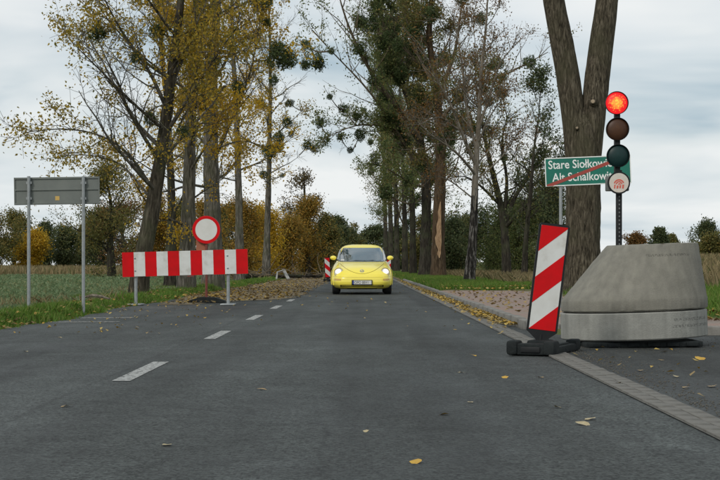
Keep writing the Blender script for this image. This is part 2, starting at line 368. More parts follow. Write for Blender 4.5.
# paint
def paint_mat(name, c, wear):
    m = mat(name, c, tuple(q * 0.8 for q in c), rough=0.7, scale=30); t = m.node_tree
    n = N(t, 'ShaderNodeTexNoise'); n.inputs['Scale'].default_value = 22; n.inputs['Detail'].default_value = 8; n.inputs['Roughness'].default_value = 0.75
    tc = N(t, 'ShaderNodeTexCoord'); t.links.new(tc.outputs['Object'], n.inputs['Vector'])
    r = N(t, 'ShaderNodeMapRange'); r.inputs[1].default_value = wear; r.inputs[2].default_value = wear + 0.06; t.links.new(n.outputs[0], r.inputs[0])
    tp = N(t, 'ShaderNodeBsdfTransparent'); x = N(t, 'ShaderNodeMixShader'); t.links.new(r.outputs[0], x.inputs[0]); t.links.new(tp.outputs[0], x.inputs[1]); t.links.new(t.nodes['Principled BSDF'].outputs[0], x.inputs[2])
    t.links.new(x.outputs[0], t.nodes['Material Output'].inputs[0]); return m
M_PAINT = paint_mat('road_paint', (0.38, 0.385, 0.37), 0.42); M_FAINT = paint_mat('old_road_paint', (0.30, 0.30, 0.285), 0.47)
for i, (ya, yb) in enumerate([(4.6, 6.7), (10.85, 13.0), (17.0, 19.1), (22.9, 25.1), (28.7, 31.0), (34.6, 36.6)]):
    d = MB(); xa = -1.71 + 0.012 * i; d.add([(xa - 0.065, ya, 0.004), (xa + 0.065, ya, 0.004), (xa + 0.068, yb, 0.004), (xa - 0.062, yb, 0.004)], [(0, 1, 2, 3)])
    tag(d.build('lane_dash', M_PAINT, road))
for (xa, xb, ya, yb) in [(-4.35, -3.55, 23.6, 24.0), (-4.5, -3.5, 21.9, 22.2)]:
    d = MB(); d.add([(xa, ya, 0.004), (xb, ya + 0.1, 0.004), (xb, yb + 0.1, 0.004), (xa, yb, 0.004)], [(0, 1, 2, 3)]); d.build('worn_marking', M_FAINT, road)

# closed lane behind the barrier: earth trodden over the asphalt, ragged edge
ey = np.linspace(31.5, 150, 240)
xr = -1.75 + 0.16 * np.sin(ey * 0.9) + 0.1 * np.sin(ey * 2.3) + 0.07 * rng.normal(size=len(ey)) - 1.6 * (1 - sm(ey, 31.5, 39)); xl = edge_l(ey) + 0.10 + 0.35 * (1 - sm(ey, 31.5, 40)) + 0.08 * np.sin(ey * 1.3)
xl = np.minimum(xl, xr - 0.2)
EX = np.stack([xl, xl * 0.66 + xr * 0.34, xl * 0.33 + xr * 0.67, xr], 1); k = 4; ri = (np.arange(len(ey) - 1)[:, None] * k + np.arange(k - 1)[None, :])
EZ = np.stack([0.012 + 0 * ey, 0.03 + 0.012 * np.sin(ey * 1.1), 0.018 + 0.008 * np.sin(ey * 1.9), 0.003 + 0 * ey], 1) * sm(ey, 30.5, 35)[:, None] + 0.0035
dirt = obj_np('earth_track', np.stack([EX, np.repeat(ey[:, None], k, 1), EZ], -1), np.stack([ri, ri + 1, ri + k + 1, ri + k], -1).reshape(-1, 4),
    mat('trodden_earth', (0.15, 0.112, 0.06), (0.10, 0.08, 0.048), rough=0.97, scale=1.8, bump=0.6, bscale=9, c3=(0.16, 0.13, 0.075), s3=0.7, lo3=0.5, hi3=0.66), smooth=True)
tag(dirt, 'leaf-strewn earth over the closed lane', kind='structure')
# ------------------------------------------------------------------ signs, barrier, lights, concrete, car
M_RED = mat('red_sheeting', (0.62, 0.006, 0.010), (0.50, 0.008, 0.010), rough=0.5, scale=5, spec=0.12, c3=(0.34, 0.02, 0.018), s3=2.5, lo3=0.62, hi3=0.8)
M_WHITE = mat('white_sheeting', (0.66, 0.67, 0.65), (0.58, 0.58, 0.55), rough=0.4, scale=5, c3=(0.40, 0.385, 0.33), s3=2.5, lo3=0.56, hi3=0.78, spec=0.25)
M_ZINC = mat('galvanised_steel', (0.36, 0.38, 0.385), (0.28, 0.30, 0.305), rough=0.45, scale=14, metal=0.55)
M_BLACK = mat('black_plastic', (0.010, 0.011, 0.012), (0.017, 0.018, 0.019), rough=0.55, scale=9, spec=0.25)
M_RUBBER = mat('dusty_rubber', (0.008, 0.011, 0.012), (0.018, 0.022, 0.022), rough=0.8, spec=0.25, scale=9, bump=0.3, bscale=40, c3=(0.05, 0.048, 0.042), s3=4, lo3=0.62, hi3=0.85)
M_BACK = mat('grey_sign_back', (0.165, 0.18, 0.165), (0.135, 0.15, 0.14), rough=0.55, scale=3, metal=0.1)
M_GREEN = mat('green_sheeting', (0.006, 0.165, 0.115), (0.008, 0.14, 0.10), rough=0.4, scale=3)
M_TXT = mat('white_lettering', (0.78, 0.80, 0.78), rough=0.45)
M_RUST = mat('red_brown_post', (0.20, 0.045, 0.03), (0.11, 0.04, 0.028), rough=0.7, scale=12)
M_YLAB = mat('yellow_label', (0.55, 0.36, 0.10), rough=0.5)
def clip(poly, n, d):                                # keep the side where p.n <= d
    o = []
    for i in range(len(poly)):
        a, b_ = poly[i], poly[(i + 1) % len(poly)]; da = a[0] * n[0] + a[1] * n[1] - d; db = b_[0] * n[0] + b_[1] * n[1] - d
        if da <= 0: o.append(a)
        if (da < 0) != (db < 0) and da != db:
            t = da / (da - db); o.append((a[0] + (b_[0] - a[0]) * t, a[1] + (b_[1] - a[1]) * t))
    return o
FACE = Matrix(((1, 0, 0, 0), (0, 0, -1, 0), (0, 1, 0, 0), (0, 0, 0, 1)))   # (x, y, z) of a drawing -> x right, y up, z towards the viewer (-Y)

# --- red and white beacon board on a rubber foot
def beacon(label, loc, lean, yaw, mirror=False, foot_yaw=0.0):
    t = empty('beacon', loc, (0, 0, yaw)); tag(t, label, 'beacon', 'red and white beacon boards')
    Lm = Matrix.Translation((0, 0, 0.112)) @ Matrix.Rotation(lean, 4, 'Y') @ FACE
    bd = MB(); w, hh = 0.141, 1.085
    outer = [(-w, 0.09), (0 - 0.03, 0.0), (0.03, 0.0), (w, 0.09), (w, hh - 0.02), (w - 0.02, hh), (-w + 0.02, hh), (-w, hh - 0.02)]
    bd.prism(outer, -0.03, 0.012, Lm); bo = bd.build('board', M_BLACK, t)
    fw = 0.121; x0, x1, z0, z1 = -fw, fw, 0.105, hh - 0.022
    wp = MB(); wp.prism([(x0, z0), (x1, z0), (x1, z1), (x0, z1)], 0.012, 0.0145, Lm); wp.build('white_face', M_WHITE, t)
    s = -1 if mirror else 1
    for k_ in range(-1, 4):
        hi_ = z1 - 0.475 * k_ - 0.005 + 0.95 * fw; lo_ = hi_ - 0.2375   # z - s*0.95*x between lo_ and hi_
        poly = [(x0, z0), (x1, z0), (x1, z1), (x0, z1)]
        poly = clip(poly, (-s * 0.95, 1), hi_); poly = clip(poly, (s * 0.95, -1), -lo_)
        if len(poly) >= 3: q = MB(); q.prism(poly, 0.0145, 0.0165, Lm); q.build('stripe', M_RED, t)
    q = MB(); q.tube([Lm @ Vector((0, 0.06, -0.008)), Lm @ Vector((0, -0.08, -0.008))], 0.025, 8); q.build('stem', M_BLACK, t)
    ft = MB(); T = Matrix.Rotation(foot_yaw, 4, 'Z') @ Matrix.Diagonal((1.0, 1.0, 1.08, 1))
    ft.box(-0.20, 0.20, -0.30, 0.66, 0.0, 0.065, b=0.012, M=T)
    ft.box(-0.225, -0.12, -0.36, -0.16, 0.0, 0.12, b=0.025, M=T); ft.box(0.12, 0.225, -0.36, -0.16, 0.0, 0.12, b=0.025, M=T)
    ft.box(-0.13, 0.13, -0.34, -0.20, 0.002, 0.095, b=0.012, M=T)
    ft.box(-0.10, 0.10, -0.12, 0.12, 0.05, 0.115, b=0.02, M=T)
    ft.box(-0.205, -0.10, 0.52, 0.70, 0.0, 0.10, b=0.02, M=T); ft.box(0.10, 0.205, 0.52, 0.70, 0.0, 0.10, b=0.02, M=T)
    for x in (-0.15, 0.15): ft.box(x - 0.02, x + 0.02, -0.16, 0.38, 0.05, 0.082, b=0.006, M=T)
    f_ = ft.build('foot', M_RUBBER, t)
    hd = MB(); hd.box(-0.09, 0.09, -0.352, -0.33, 0.022, 0.07, b=0.006, M=T); hd.build('grip', M_BLACK, f_)
    return t
beacon('leaning red and white beacon board on a rubber foot before the concrete cone', (1.64, 14.15, 0.008), R(7.0), R(-2), foot_yaw=R(-20))
beacon('small upright red and white beacon board far down the road behind the yellow car', (-1.70, 77.0, 0.0), R(-3), 0, mirror=True)
beacon('farthest beacon board, mostly hidden behind the yellow car door mirror', (1.50, 88.0, 0.0), R(2), 0)

# --- barrier: eleven stripes on a board, two posts
YB = 31.3
p0 = W(123, 277, YB); p1 = W(248, 273.5, YB)
tilt = -math.atan2(p1[2] - p0[2], p1[0] - p0[0]); Lb = p1[0] - p0[0]; hb = 0.495
bt = empty('road_barrier', (p0[0], YB, 0.0)); tag(bt, 'long red and white striped barrier board across the closed lane', 'barrier')
Tb = Matrix.Translation((0, 0, p0[2])) @ Matrix.Rotation(tilt, 4, 'Y')
q = MB(); q.box(0, Lb, -0.02, 0.02, 0, hb, b=0.004, M=Tb); q.build('board', M_WHITE, bt)
sw_ = Lb / 11.0
for i in range(11):
    q = MB()
    if i % 2 == 0: q.box(i * sw_ - (0.004 if i == 0 else 0), (i + 1) * sw_ + (0.004 if i == 10 else 0), -0.0235, 0.0235, -0.003, hb + 0.003, M=Tb); q.build('red_stripe', M_RED, bt)
    else: q.box(i * sw_ + 0.002, (i + 1) * sw_ - 0.002, -0.0222, 0.0222, 0.004, hb - 0.004, M=Tb); q.build('white_stripe', M_WHITE, bt)
for u in (135.5, 228):
    x = (u - U0) / F * YB - p0[0]
    q = MB(); q.tube([(x, 0.05, 0.03), (x, 0.05, 1.02)], 0.034, 12); po = q.build('post', M_ZINC, bt)
    q = MB(); q.box(x - 0.14, x + 0.14, -0.25, 0.3, 0.006, 0.034, b=0.006); q.build('foot_plate', M_ZINC, po)
for u in (135.5, 228):
    for z in (0.12, hb - 0.12):
        x = (u - U0) / F * YB - p0[0]; q = MB(); q.lathe([(0.017, 0.0), (0.017, 0.009), (0.010, 0.013), (0.0, 0.014)], 10, Tb @ Matrix.Translation((x, -0.0235, z)) @ FACE); q.build('bolt', M_ZINC, bt)
q = MB(); q.box(5.9 * sw_ - 0.05, 5.9 * sw_ + 0.08, -0.03, 0.025, -0.035, -0.006, M=Tb); q.build('clamp', M_RUST, bt)

# --- round no-entry-for-all sign on a rubber base
YS = 33.2; X0 = (206.3 - U0) / F * YS; zc = CH + (V0 - 229.7) / F * YS
ts = empty('round_sign', (X0, YS, 0.0)); tag(ts, 'round white prohibition sign with red rim behind the striped barrier', 'road sign')
def disc_at(mb, r, ya, yb, cx=0, cz=0, n=40, rin=0.0):
    M_ = Matrix.Translation((cx, 0, cz)) @ FACE
    if rin: mb.lathe([(rin, -yb), (rin, -ya), (r, -ya), (r, -yb)], n, M_, closed=True, smooth=False)
    else: mb.prism([(r * math.cos(2 * math.pi * i / n), r * math.sin(2 * math.pi * i / n)) for i in range(n)], -yb, -ya, M_)
q = MB(); disc_at(q, 0.302, -0.012, 0.014, 0, zc); q.build('plate', M_BACK, ts)
q = MB(); disc_at(q, 0.30, -0.0155, -0.012, 0, zc, rin=0.235); q.build('red_rim', M_RED, ts)
q = MB(); disc_at(q, 0.236, -0.0145, -0.012, 0, zc); q.build('white_face', mat('sign_white', (0.60, 0.60, 0.56), (0.66, 0.66, 0.63), rough=0.45, scale=4), ts)
q = MB(); q.tube([(0.0, 0.035, 0.04), (0.0, 0.035, zc + 0.25)], 0.028, 10); q.build('post', M_RUST, ts)
q = MB(); q.box(-0.225, 0.0, 0.065, 0.08, zc - 0.47, zc - 0.15); q.build('back_plate', mat('orange_brown_plate', (0.36, 0.12, 0.06), (0.30, 0.10, 0.05), rough=0.6), ts)
q = MB(); q.prism([(-0.40, 0), (0.42, 0), (0.40, 0.045), (0.2, 0.115), (-0.12, 0.125), (-0.36, 0.05)], -0.2, 0.2, Matrix.Translation((0.0, 0.035, 0.008)) @ FACE); q.build('rubber_base', M_RUBBER, ts)

# --- place-name signs
def name_sign(label, Y, ul, ur, vt, vb, post_u, roll, back, foot):
    xl, xr_ = (ul - U0) / F * Y, (ur - U0) / F * Y; zt, zb = CH + (V0 - vt) / F * Y, CH + (V0 - vb) / F * Y
    w, hgt = xr_ - xl, zt - zb; cx = (xl + xr_) / 2
    t = empty('town_sign', (cx, Y, 0)); tag(t, label, 'road sign')
    Tm = Matrix.Translation((0, 0, (zt + zb) / 2)) @ Matrix.Rotation(-roll, 4, 'Y')
    TF = Tm @ FACE
    q = MB(); q.box(-w / 2, w / 2, -0.004, 0.004, -hgt / 2, hgt / 2, M=Tm); pl = q.build('panel', M_BACK if back else M_GREEN, t)
    if back:
        for z in (-hgt / 2 + 0.02, 0.02, hgt / 2 - 0.02):
            q = MB(); q.box(-w / 2 + 0.004, w / 2 - 0.004, -0.022, -0.004, z - 0.011, z + 0.011, M=Tm); q.build('rail', M_BACK, pl)
        for x in (-w / 2 + 0.006, w / 2 - 0.006): q = MB(); q.box(x - 0.01, x + 0.01, -0.02, -0.004, -hgt / 2, hgt / 2, M=Tm); q.build('edge_rail', M_BACK, pl)
        q = MB(); q.box(-0.03, 0.04, -0.0065, -0.004, -0.16, -0.09, M=Tm); q.build('sticker', M_YLAB, pl)
    else:
        for nm, bx in (('border', (-w / 2, w / 2, hgt / 2 - 0.016, hgt / 2)), ('border', (-w / 2, w / 2, -hgt / 2, -hgt / 2 + 0.016)), ('border', (-w / 2, -w / 2 + 0.016, -hgt / 2 + 0.016, hgt / 2 - 0.016)), ('border', (w / 2 - 0.016, w / 2, -hgt / 2 + 0.016, hgt / 2 - 0.016))):
            q = MB(); q.box(bx[0], bx[1], -0.0065, -0.004, bx[2], bx[3], M=Tm); q.build(nm, M_TXT, pl)
        text_mesh('Stare Siołkowice', 0.20, TF @ Matrix.Translation((-w / 2 + 0.055, 0.055, 0.0055)) @ Matrix.Scale(0.865, 4, (1, 0, 0)), M_TXT, 'lettering', pl, bold=0.0025)
        text_mesh('Alt Schalkowitz', 0.20, TF @ Matrix.Translation((-w / 2 + 0.12, -0.16, 0.0055)) @ Matrix.Scale(0.865, 4, (1, 0, 0)), M_TXT, 'lettering', pl, bold=0.0025)
        q = MB(); a = (-w / 2 + 0.02, -hgt / 2 + 0.005); b_ = (w / 2 - 0.02, hgt / 2 - 0.005); th = 0.05
        q.prism([a, (a[0] + th * 2, a[1]), (b_[0], b_[1] - th * 0.5), b_, (b_[0] - th * 2, b_[1]), (a[0], a[1] + th * 0.5)], 0.0066, 0.0085, TF); q.build('red_strike', mat('red_strike', (0.36, 0.05, 0.035), (0.30, 0.06, 0.045), rough=0.45), pl)
    for u in post_u:
        x = (u - U0) / F * Y - cx; yo = -0.055 if back else 0.04
        zg = foot if foot is not None else float(H((u - U0) / F * Y, Y)) - 0.05
        q = MB(); q.tube([(x, yo, zg), (x, yo, zt + (0.01 if back else -0.02))], 0.028, 10); po = q.build('post', M_ZINC, t)
        for z in (zt - 0.1, zb + 0.1):
            q = MB(); q.box(x - 0.045, x + 0.045, min(yo, 0) + 0.0 if back else 0.0045, 0.0 - 0.0045 if back else yo + 0.03, z - 0.02, z + 0.02); q.build('clamp', M_ZINC, po)
    return t
name_sign('back of a grey two-rail road sign on two galvanised posts in the verge', 25.8, 14.5, 99.5, 177.0, 204.5, (29.5, 84), R(0.9), True, None)
name_sign('green place-name sign with white letters and a red strike before the forked tree', 26.0, 545, 631, 156.5, 184.8, (561, 620), R(2.4), False, 0.09)

# --- concrete manhole ring and cone
def concrete_mat(name, c1, c2, marks):
    m = mat(name, c1, c2, rough=0.9, scale=9, bump=0.22, bscale=70, c3=tuple(q * 0.84 for q in c1), s3=2.4, lo3=0.50, hi3=0.75)
    t = m.node_tree; b = t.nodes['Principled BSDF']; L = t.links.new
    src = b.inputs['Base Color'].links[0].from_socket
    tc = N(t, 'ShaderNodeTexCoord'); sp = N(t, 'ShaderNodeSeparateXYZ'); L(tc.outputs['Object'], sp.inputs[0])
    def math_(op, a, b_=None, c=None):
        q = N(t, 'ShaderNodeMath', operation=op)
        for i, z in enumerate((a, b_, c)):
            if z is None: continue
            if isinstance(z, (int, float)): q.inputs[i].default_value = z
            else: L(z, q.inputs[i])
        return q.outputs[0]
    # vertical streaks and small pores cast into the surface
    mpn = N(t, 'ShaderNodeMapping'); mpn.inputs['Scale'].default_value = (9, 9, 0.7); L(tc.outputs['Object'], mpn.inputs[0])
    ns = N(t, 'ShaderNodeTexNoise'); ns.inputs['Scale'].default_value = 1.5; ns.inputs['Detail'].default_value = 5; L(mpn.outputs[0], ns.inputs['Vector'])
    st = N(t, 'ShaderNodeMapRange'); st.inputs[1].default_value = 0.35; st.inputs[2].default_value = 0.7; st.inputs[3].default_value = 1.06; st.inputs[4].default_value = 0.82; L(ns.outputs[0], st.inputs[0])
    vo = N(t, 'ShaderNodeTexVoronoi'); vo.inputs['Scale'].default_value = 34; L(tc.outputs['Object'], vo.inputs['Vector'])
    po = N(t, 'ShaderNodeMapRange'); po.inputs[1].default_value = 0.10; po.inputs[2].default_value = 0.16; po.inputs[3].default_value = 0.55; po.inputs[4].default_value = 1.0; L(vo.outputs['Distance'], po.inputs[0])
    sc2 = N(t, 'ShaderNodeSeparateColor'); L(vo.outputs['Color'], sc2.inputs[0])
    few = math_('GREATER_THAN', sc2.outputs[0], 0.86); pore = math_('MAXIMUM', po.outputs[0], math_('SUBTRACT', 1.0, few))
    f = math_('MULTIPLY', st.outputs[0], pore)
    ang = math_('ARCTAN2', sp.outputs[0], math_('MULTIPLY', sp.outputs[1], -1.0))
    ink = None
    for (z, hgt, a0, a1, sd) in marks:                       # stencilled maker's lines, too worn to read
        inz = math_('LESS_THAN', math_('ABSOLUTE', math_('SUBTRACT', sp.outputs[2], z)), hgt)
        ina = math_('MULTIPLY', math_('GREATER_THAN', ang, a0), math_('LESS_THAN', ang, a1))
        cx = N(t, 'ShaderNodeCombineXYZ'); L(math_('MULTIPLY', ang, 46.0), cx.inputs[0]); L(math_('MULTIPLY', sp.outputs[2], 55.0), cx.inputs[1]); cx.inputs[2].default_value = sd
        nn = N(t, 'ShaderNodeTexNoise'); nn.inputs['Scale'].default_value = 1.0; nn.inputs['Detail'].default_value = 2; L(cx.outputs[0], nn.inputs['Vector'])
        r = N(t, 'ShaderNodeMapRange'); r.inputs[1].default_value = 0.44; r.inputs[2].default_value = 0.56; L(nn.outputs[0], r.inputs[0])
        g = math_('MULTIPLY', math_('MULTIPLY', inz, ina), r.outputs[0]); ink = g if ink is None else math_('MAXIMUM', ink, g)
    f = math_('MULTIPLY', f, math_('SUBTRACT', 1.0, math_('MULTIPLY', ink, 0.42)))
    x = N(t, 'ShaderNodeMix', data_type='RGBA', blend_type='MULTIPLY'); x.inputs[0].default_value = 1; L(src, x.inputs[6]); L(f, x.inputs[7]); L(x.outputs[2], b.inputs['Base Color'])
    return m
CX, CY, RB = 2.79, 15.8, 0.742; TL = R(-2.0)
ring = empty('concrete_ring', (CX, CY, 0.082), (0, TL, 0)); tag(ring, 'pale concrete manhole ring lying under the concrete cone', 'concrete ring')
q = MB(); r = RB
q.lathe([(r - 0.13, 0.0), (r - 0.012, 0.0), (r, 0.012), (r, 0.262), (r - 0.012, 0.272), (r - 0.13, 0.272)], 96, closed=True)
rb = q.build('ring_wall', concrete_mat('ring_concrete', (0.30, 0.30, 0.272), (0.245, 0.245, 0.222), [(0.19, 0.016, 0.38, 1.12, 1.3), (0.125, 0.014, 0.36, 1.2, 7.7)]), ring)
cone = empty('concrete_cone', (CX, CY, 0.366), (0, TL, 0)); tag(cone, 'grey eccentric concrete manhole cone standing on the ring beside the road', 'concrete cone')
ht = 0.655; prof = [(-0.0, RB - 0.012, 0), (0.012, RB - 0.002, 0), (0.10, RB - 0.002, 0), (0.125, RB - 0.012, 0.004)]
topr, offx = 0.464, 0.206
for s in np.linspace(0.06, 1.0, 14): prof.append((0.125 + (ht - 0.125) * s, RB - 0.012 + (topr - RB + 0.012) * s, 0.004 + (offx - 0.004) * s))
prof += [(ht + 0.006, topr - 0.012, offx), (ht + 0.006, 0.335, offx), (ht - 0.1, 0.335, offx - 0.01), (0.16, RB - 0.15, 0.01), (0.0, RB - 0.15, 0.0)]
n_ = 96; vs = []; fs = []
for (z, rr, ox) in prof:
    for i in range(n_):
        a = 2 * math.pi * i / n_; jr = rng.normal(0, 0.0022) - (abs(rng.normal(0, 0.012)) if rng.uniform() < 0.06 and (z < 0.02 or z > ht - 0.03) else 0); vs.append((ox + (rr + jr) * math.cos(a), (rr + jr) * math.sin(a), z + rng.normal(0, 0.0012)))
kk = len(prof)
for j in range(kk):
    j2 = (j + 1) % kk
    for i in range(n_): fs.append((j * n_ + i, j * n_ + (i + 1) % n_, j2 * n_ + (i + 1) % n_, j2 * n_ + i))
q = MB(); q.add(vs, fs, True); q.build('cone_wall', concrete_mat('cone_concrete', (0.212, 0.203, 0.168), (0.18, 0.172, 0.145), [(0.545, 0.012, 0.1, 0.9, 3.1)]), cone)
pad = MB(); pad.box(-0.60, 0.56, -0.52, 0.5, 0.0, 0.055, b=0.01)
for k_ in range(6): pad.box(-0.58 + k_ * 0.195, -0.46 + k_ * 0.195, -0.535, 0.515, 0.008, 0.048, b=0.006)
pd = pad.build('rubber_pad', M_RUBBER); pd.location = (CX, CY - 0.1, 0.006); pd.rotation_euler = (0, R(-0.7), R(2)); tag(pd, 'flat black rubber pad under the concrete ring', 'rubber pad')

# --- portable traffic light
YT = 17.5
tl = empty('traffic_light', ((618.5 - U0) / F * YT, YT, 0.006)); tag(tl, 'portable traffic light showing red above the concrete cone', 'traffic light')
tx = (618.5 - U0) / F * YT
def tz(v): return CH + (V0 - v) / F * YT - 0.006
def tu(u): return (u - U0) / F * YT - tx
def lens_mat(name, c1, c2, emis):
    m = bpy.data.materials.new(name); m.use_nodes = True; t = m.node_tree; b = t.nodes['Principled BSDF']; b.inputs['Roughness'].default_value = 0.45; b.inputs['Specular IOR Level'].default_value = 0.3; L = t.links.new
    tc = N(t, 'ShaderNodeTexCoord'); vo = N(t, 'ShaderNodeTexVoronoi'); vo.inputs['Scale'].default_value = 42; L(tc.outputs['Object'], vo.inputs['Vector'])
    ln = N(t, 'ShaderNodeVectorMath', operation='LENGTH'); L(tc.outputs['Object'], ln.inputs[0])
    r = N(t, 'ShaderNodeMapRange'); r.inputs[1].default_value = 0.045; r.inputs[2].default_value = 0.115; L(ln.outputs['Value'], r.inputs[0])
    d = N(t, 'ShaderNodeMapRange'); d.inputs[1].default_value = 0.2; d.inputs[2].default_value = 0.55; d.inputs[3].default_value = 0.0; d.inputs[4].default_value = 0.5; L(vo.outputs['Distance'], d.inputs[0])
    ad = N(t, 'ShaderNodeMath', operation='ADD'); L(r.outputs[0], ad.inputs[0]); L(d.outputs[0], ad.inputs[1]); ad.use_clamp = True
    x = N(t, 'ShaderNodeMix', data_type='RGBA'); L(ad.outputs[0], x.inputs[0]); x.inputs[6].default_value = (*c1, 1); x.inputs[7].default_value = (*c2, 1)
    if emis: L(x.outputs[2], b.inputs['Emission Color']); b.inputs['Emission Strength'].default_value = emis; b.inputs['Base Color'].default_value = (0.10, 0.003, 0.003, 1)
    else: L(x.outputs[2], b.inputs['Base Color'])
    return m
lamps = [(616.3, 103.2, 'red_lamp', lens_mat('lit_red_lens', (1.0, 0.66, 0.07), (0.80, 0.016, 0.02), 1.1)),
         (617.0, 129.3, 'amber_lamp', lens_mat('amber_lens', (0.085, 0.036, 0.015), (0.06, 0.026, 0.013), 0)),
         (617.6, 156.0, 'green_lamp', lens_mat('green_lens', (0.008, 0.035, 0.033), (0.006, 0.026, 0.026), 0))]
for (u, v, nm, lm) in lamps:
    hs = MB(); c = Matrix.Translation((tu(u), 0, tz(v))) @ FACE
    hs.lathe([(0.0, -0.11), (0.075, -0.105), (0.118, -0.06), (0.128, 0.0), (0.132, 0.05), (0.128, 0.052), (0.123, 0.02), (0.0, 0.02)], 40, c)
    h_ = hs.build(nm, M_BLACK, tl)
    ln = MB(); ln.lathe([(0.123, 0.0), (0.105, 0.014), (0.07, 0.025), (0.035, 0.031), (0.0, 0.033)], 40)
    l_ = ln.build('lens', lm, h_); l_.matrix_local = c @ Matrix.Translation((0, 0, 0.022))
for va, vb in ((114, 118.5), (140.5, 144.5), (167, 174)):
    q = MB(); q.box(tu(617.3) - 0.03, tu(617.3) + 0.03, -0.02, 0.06, tz(vb + 2), tz(va - 2)); q.build('bracket', M_BLACK, tl)
q = MB(); q.box(tu(619.3) - 0.032, tu(619.3) + 0.032, 0.0, 0.06, 0.05, tz(170), b=0.004); po = q.build('pole', M_BLACK, tl)
for i in range(16):
    q = MB(); z = tz(240) + i * 0.045 - 0.1; q.box(tu(619.3) - 0.008, tu(619.3) + 0.008, -0.003, 0.0, z, z + 0.018); q.build('slot', mat('pale_slot', (0.13, 0.135, 0.135), rough=0.7) if i == 0 else bpy.data.materials['pale_slot'], po)
q = MB(); q.box(tu(618.2) - 0.135, tu(618.2) + 0.12, -0.03, 0.09, tz(191), tz(176), b=0.01); cb = q.build('control_box', mat('grey_box', (0.14, 0.15, 0.14), (0.11, 0.115, 0.11), rough=0.6), tl)
q = MB(); disc_at(q, 0.128, -0.045, -0.03, tu(618.3), tz(183)); pl = q.build('label_disc', M_BLACK, tl)
q = MB(); disc_at(q, 0.110, -0.049, -0.045, tu(618.3), tz(183)); wl = q.build('label_face', mat('label_white', (0.68, 0.62, 0.55), (0.6, 0.54, 0.47), rough=0.5, scale=12), pl)
pr = MB(); Tm = Matrix.Translation((tu(618.3), 0, tz(183))) @ FACE
for (r0, a0, a1, th, cx_, cy_) in ((0.062, 20, 165, 0.016, 0, -0.02), (0.038, 10, 175, 0.014, 0, -0.018), (0.016, 0, 180, 0.012, 0.004, -0.02)):
    aa = [R(a0 + (a1 - a0) * i / 12) for i in range(13)]
    pr.prism([(cx_ + r0 * math.cos(a), cy_ + r0 * math.sin(a)) for a in aa] + [(cx_ + (r0 - th) * math.cos(a), cy_ + (r0 - th) * math.sin(a)) for a in aa[::-1]], 0.049, 0.0505, Tm)
for (x0_, x1_, y0_, y1_) in ((-0.058, -0.044, -0.065, -0.02), (-0.03, -0.01, -0.065, -0.03), (0.002, 0.02, -0.062, -0.026), (0.034, 0.052, -0.065, -0.02)):
    pr.prism([(x0_, y0_), (x1_, y0_), (x1_ + 0.006, y1_), (x0_ + 0.004, y1_)], 0.049, 0.0505, Tm)
pr.build('red_print', mat('red_print', (0.62, 0.12, 0.08), rough=0.6), wl)
q = MB(); q.box(-0.28, 0.32, -0.02, 0.06, 0.0, 0.06, b=0.01); q.box(-0.03, 0.06, -0.18, 0.30, 0.001, 0.055, b=0.01); q.build('foot_frame', M_BLACK, tl)

# --- the yellow car (origin: front end on the road, +y is its tail)
M_CAR = mat('yellow_paint', (0.95, 0.80, 0.095), (0.93, 0.78, 0.095), rough=0.28, scale=2, coat=0.6)
M_GLASS = mat('car_glass', (0.03, 0.065, 0.085), rough=0.02, spec=1.0, coat=1.0); M_GLASS.node_tree.nodes['Principled BSDF'].inputs['IOR'].default_value = 2.1
M_TYRE = mat('tyre_rubber', (0.012, 0.012, 0.012), (0.02, 0.02, 0.02), rough=0.85, scale=12)
M_RIM = mat('alloy_rim', (0.45, 0.46, 0.47), rough=0.35, metal=0.8)
car = empty('car', (0.0, 42.6, 0.0), (0, 0, R(0.3))); car.scale = (1, 1, 0.945); tag(car, 'small rounded yellow car with lit headlights driving up the road', 'car')
SL = np.array([  # z, front y, rear y, half width, exponent
 [.155, .16, 3.90, .70, 3.4], [.20, .06, 4.02, .80, 4.6], [.28, .015, 4.07, .85, 5.2], [.36, .0, 4.08, .862, 5.4], [.48, .015, 4.075, .865, 5.4], [.60, .075, 4.03, .862, 5.0],
 [.70, .19, 3.95, .855, 4.4], [.78, .34, 3.84, .838, 3.6], [.85, .55, 3.70, .81, 3.0], [.91, .83, 3.56, .775, 2.8], [.955, 1.12, 3.46, .745, 2.8], [1.0, 1.25, 3.38, .728, 2.7], [1.08, 1.36, 3.27, .71, 2.7],
 [1.18, 1.50, 3.12, .685, 2.7], [1.28, 1.66, 2.95, .65, 2.6], [1.36, 1.82, 2.80, .61, 2.6], [1.42, 1.94, 2.68, .56, 2.6], [1.46, 2.04, 2.58, .49, 2.6], [1.485, 2.12, 2.50, .40, 2.5], [1.50, 2.2, 2.42, .25, 2.4]])
def sl(z): return [np.interp(z, SL[:, 0], SL[:, i]) for i in range(1, 5)]
def front_pt(x, z, off=0.0):
    yf, yr, hw, ex = sl(z); a = (yr - yf) / 2; q = max(0.0, 1 - abs(x / hw) ** ex) ** (1 / ex); return Vector((x, (yf + yr) / 2 - a * q - off, z))
def rear_pt(x, z, off=0.0):
    yf, yr, hw, ex = sl(z); a = (yr - yf) / 2; q = max(0.0, 1 - abs(x / hw) ** ex) ** (1 / ex); return Vector((x, (yf + yr) / 2 + a * q + off, z))
def side_pt(y, z, s, off=0.0):
    yf, yr, hw, ex = sl(z); a = (yr - yf) / 2; q = max(0.0, 1 - abs((y - (yf + yr) / 2) / a) ** ex) ** (1 / ex); return Vector((s * (hw * q + off), y, z))
zz = np.concatenate([np.linspace(.155, 1.46, 60), np.linspace(1.466, 1.50, 6)]); nA = 120; vs = []; fs = []
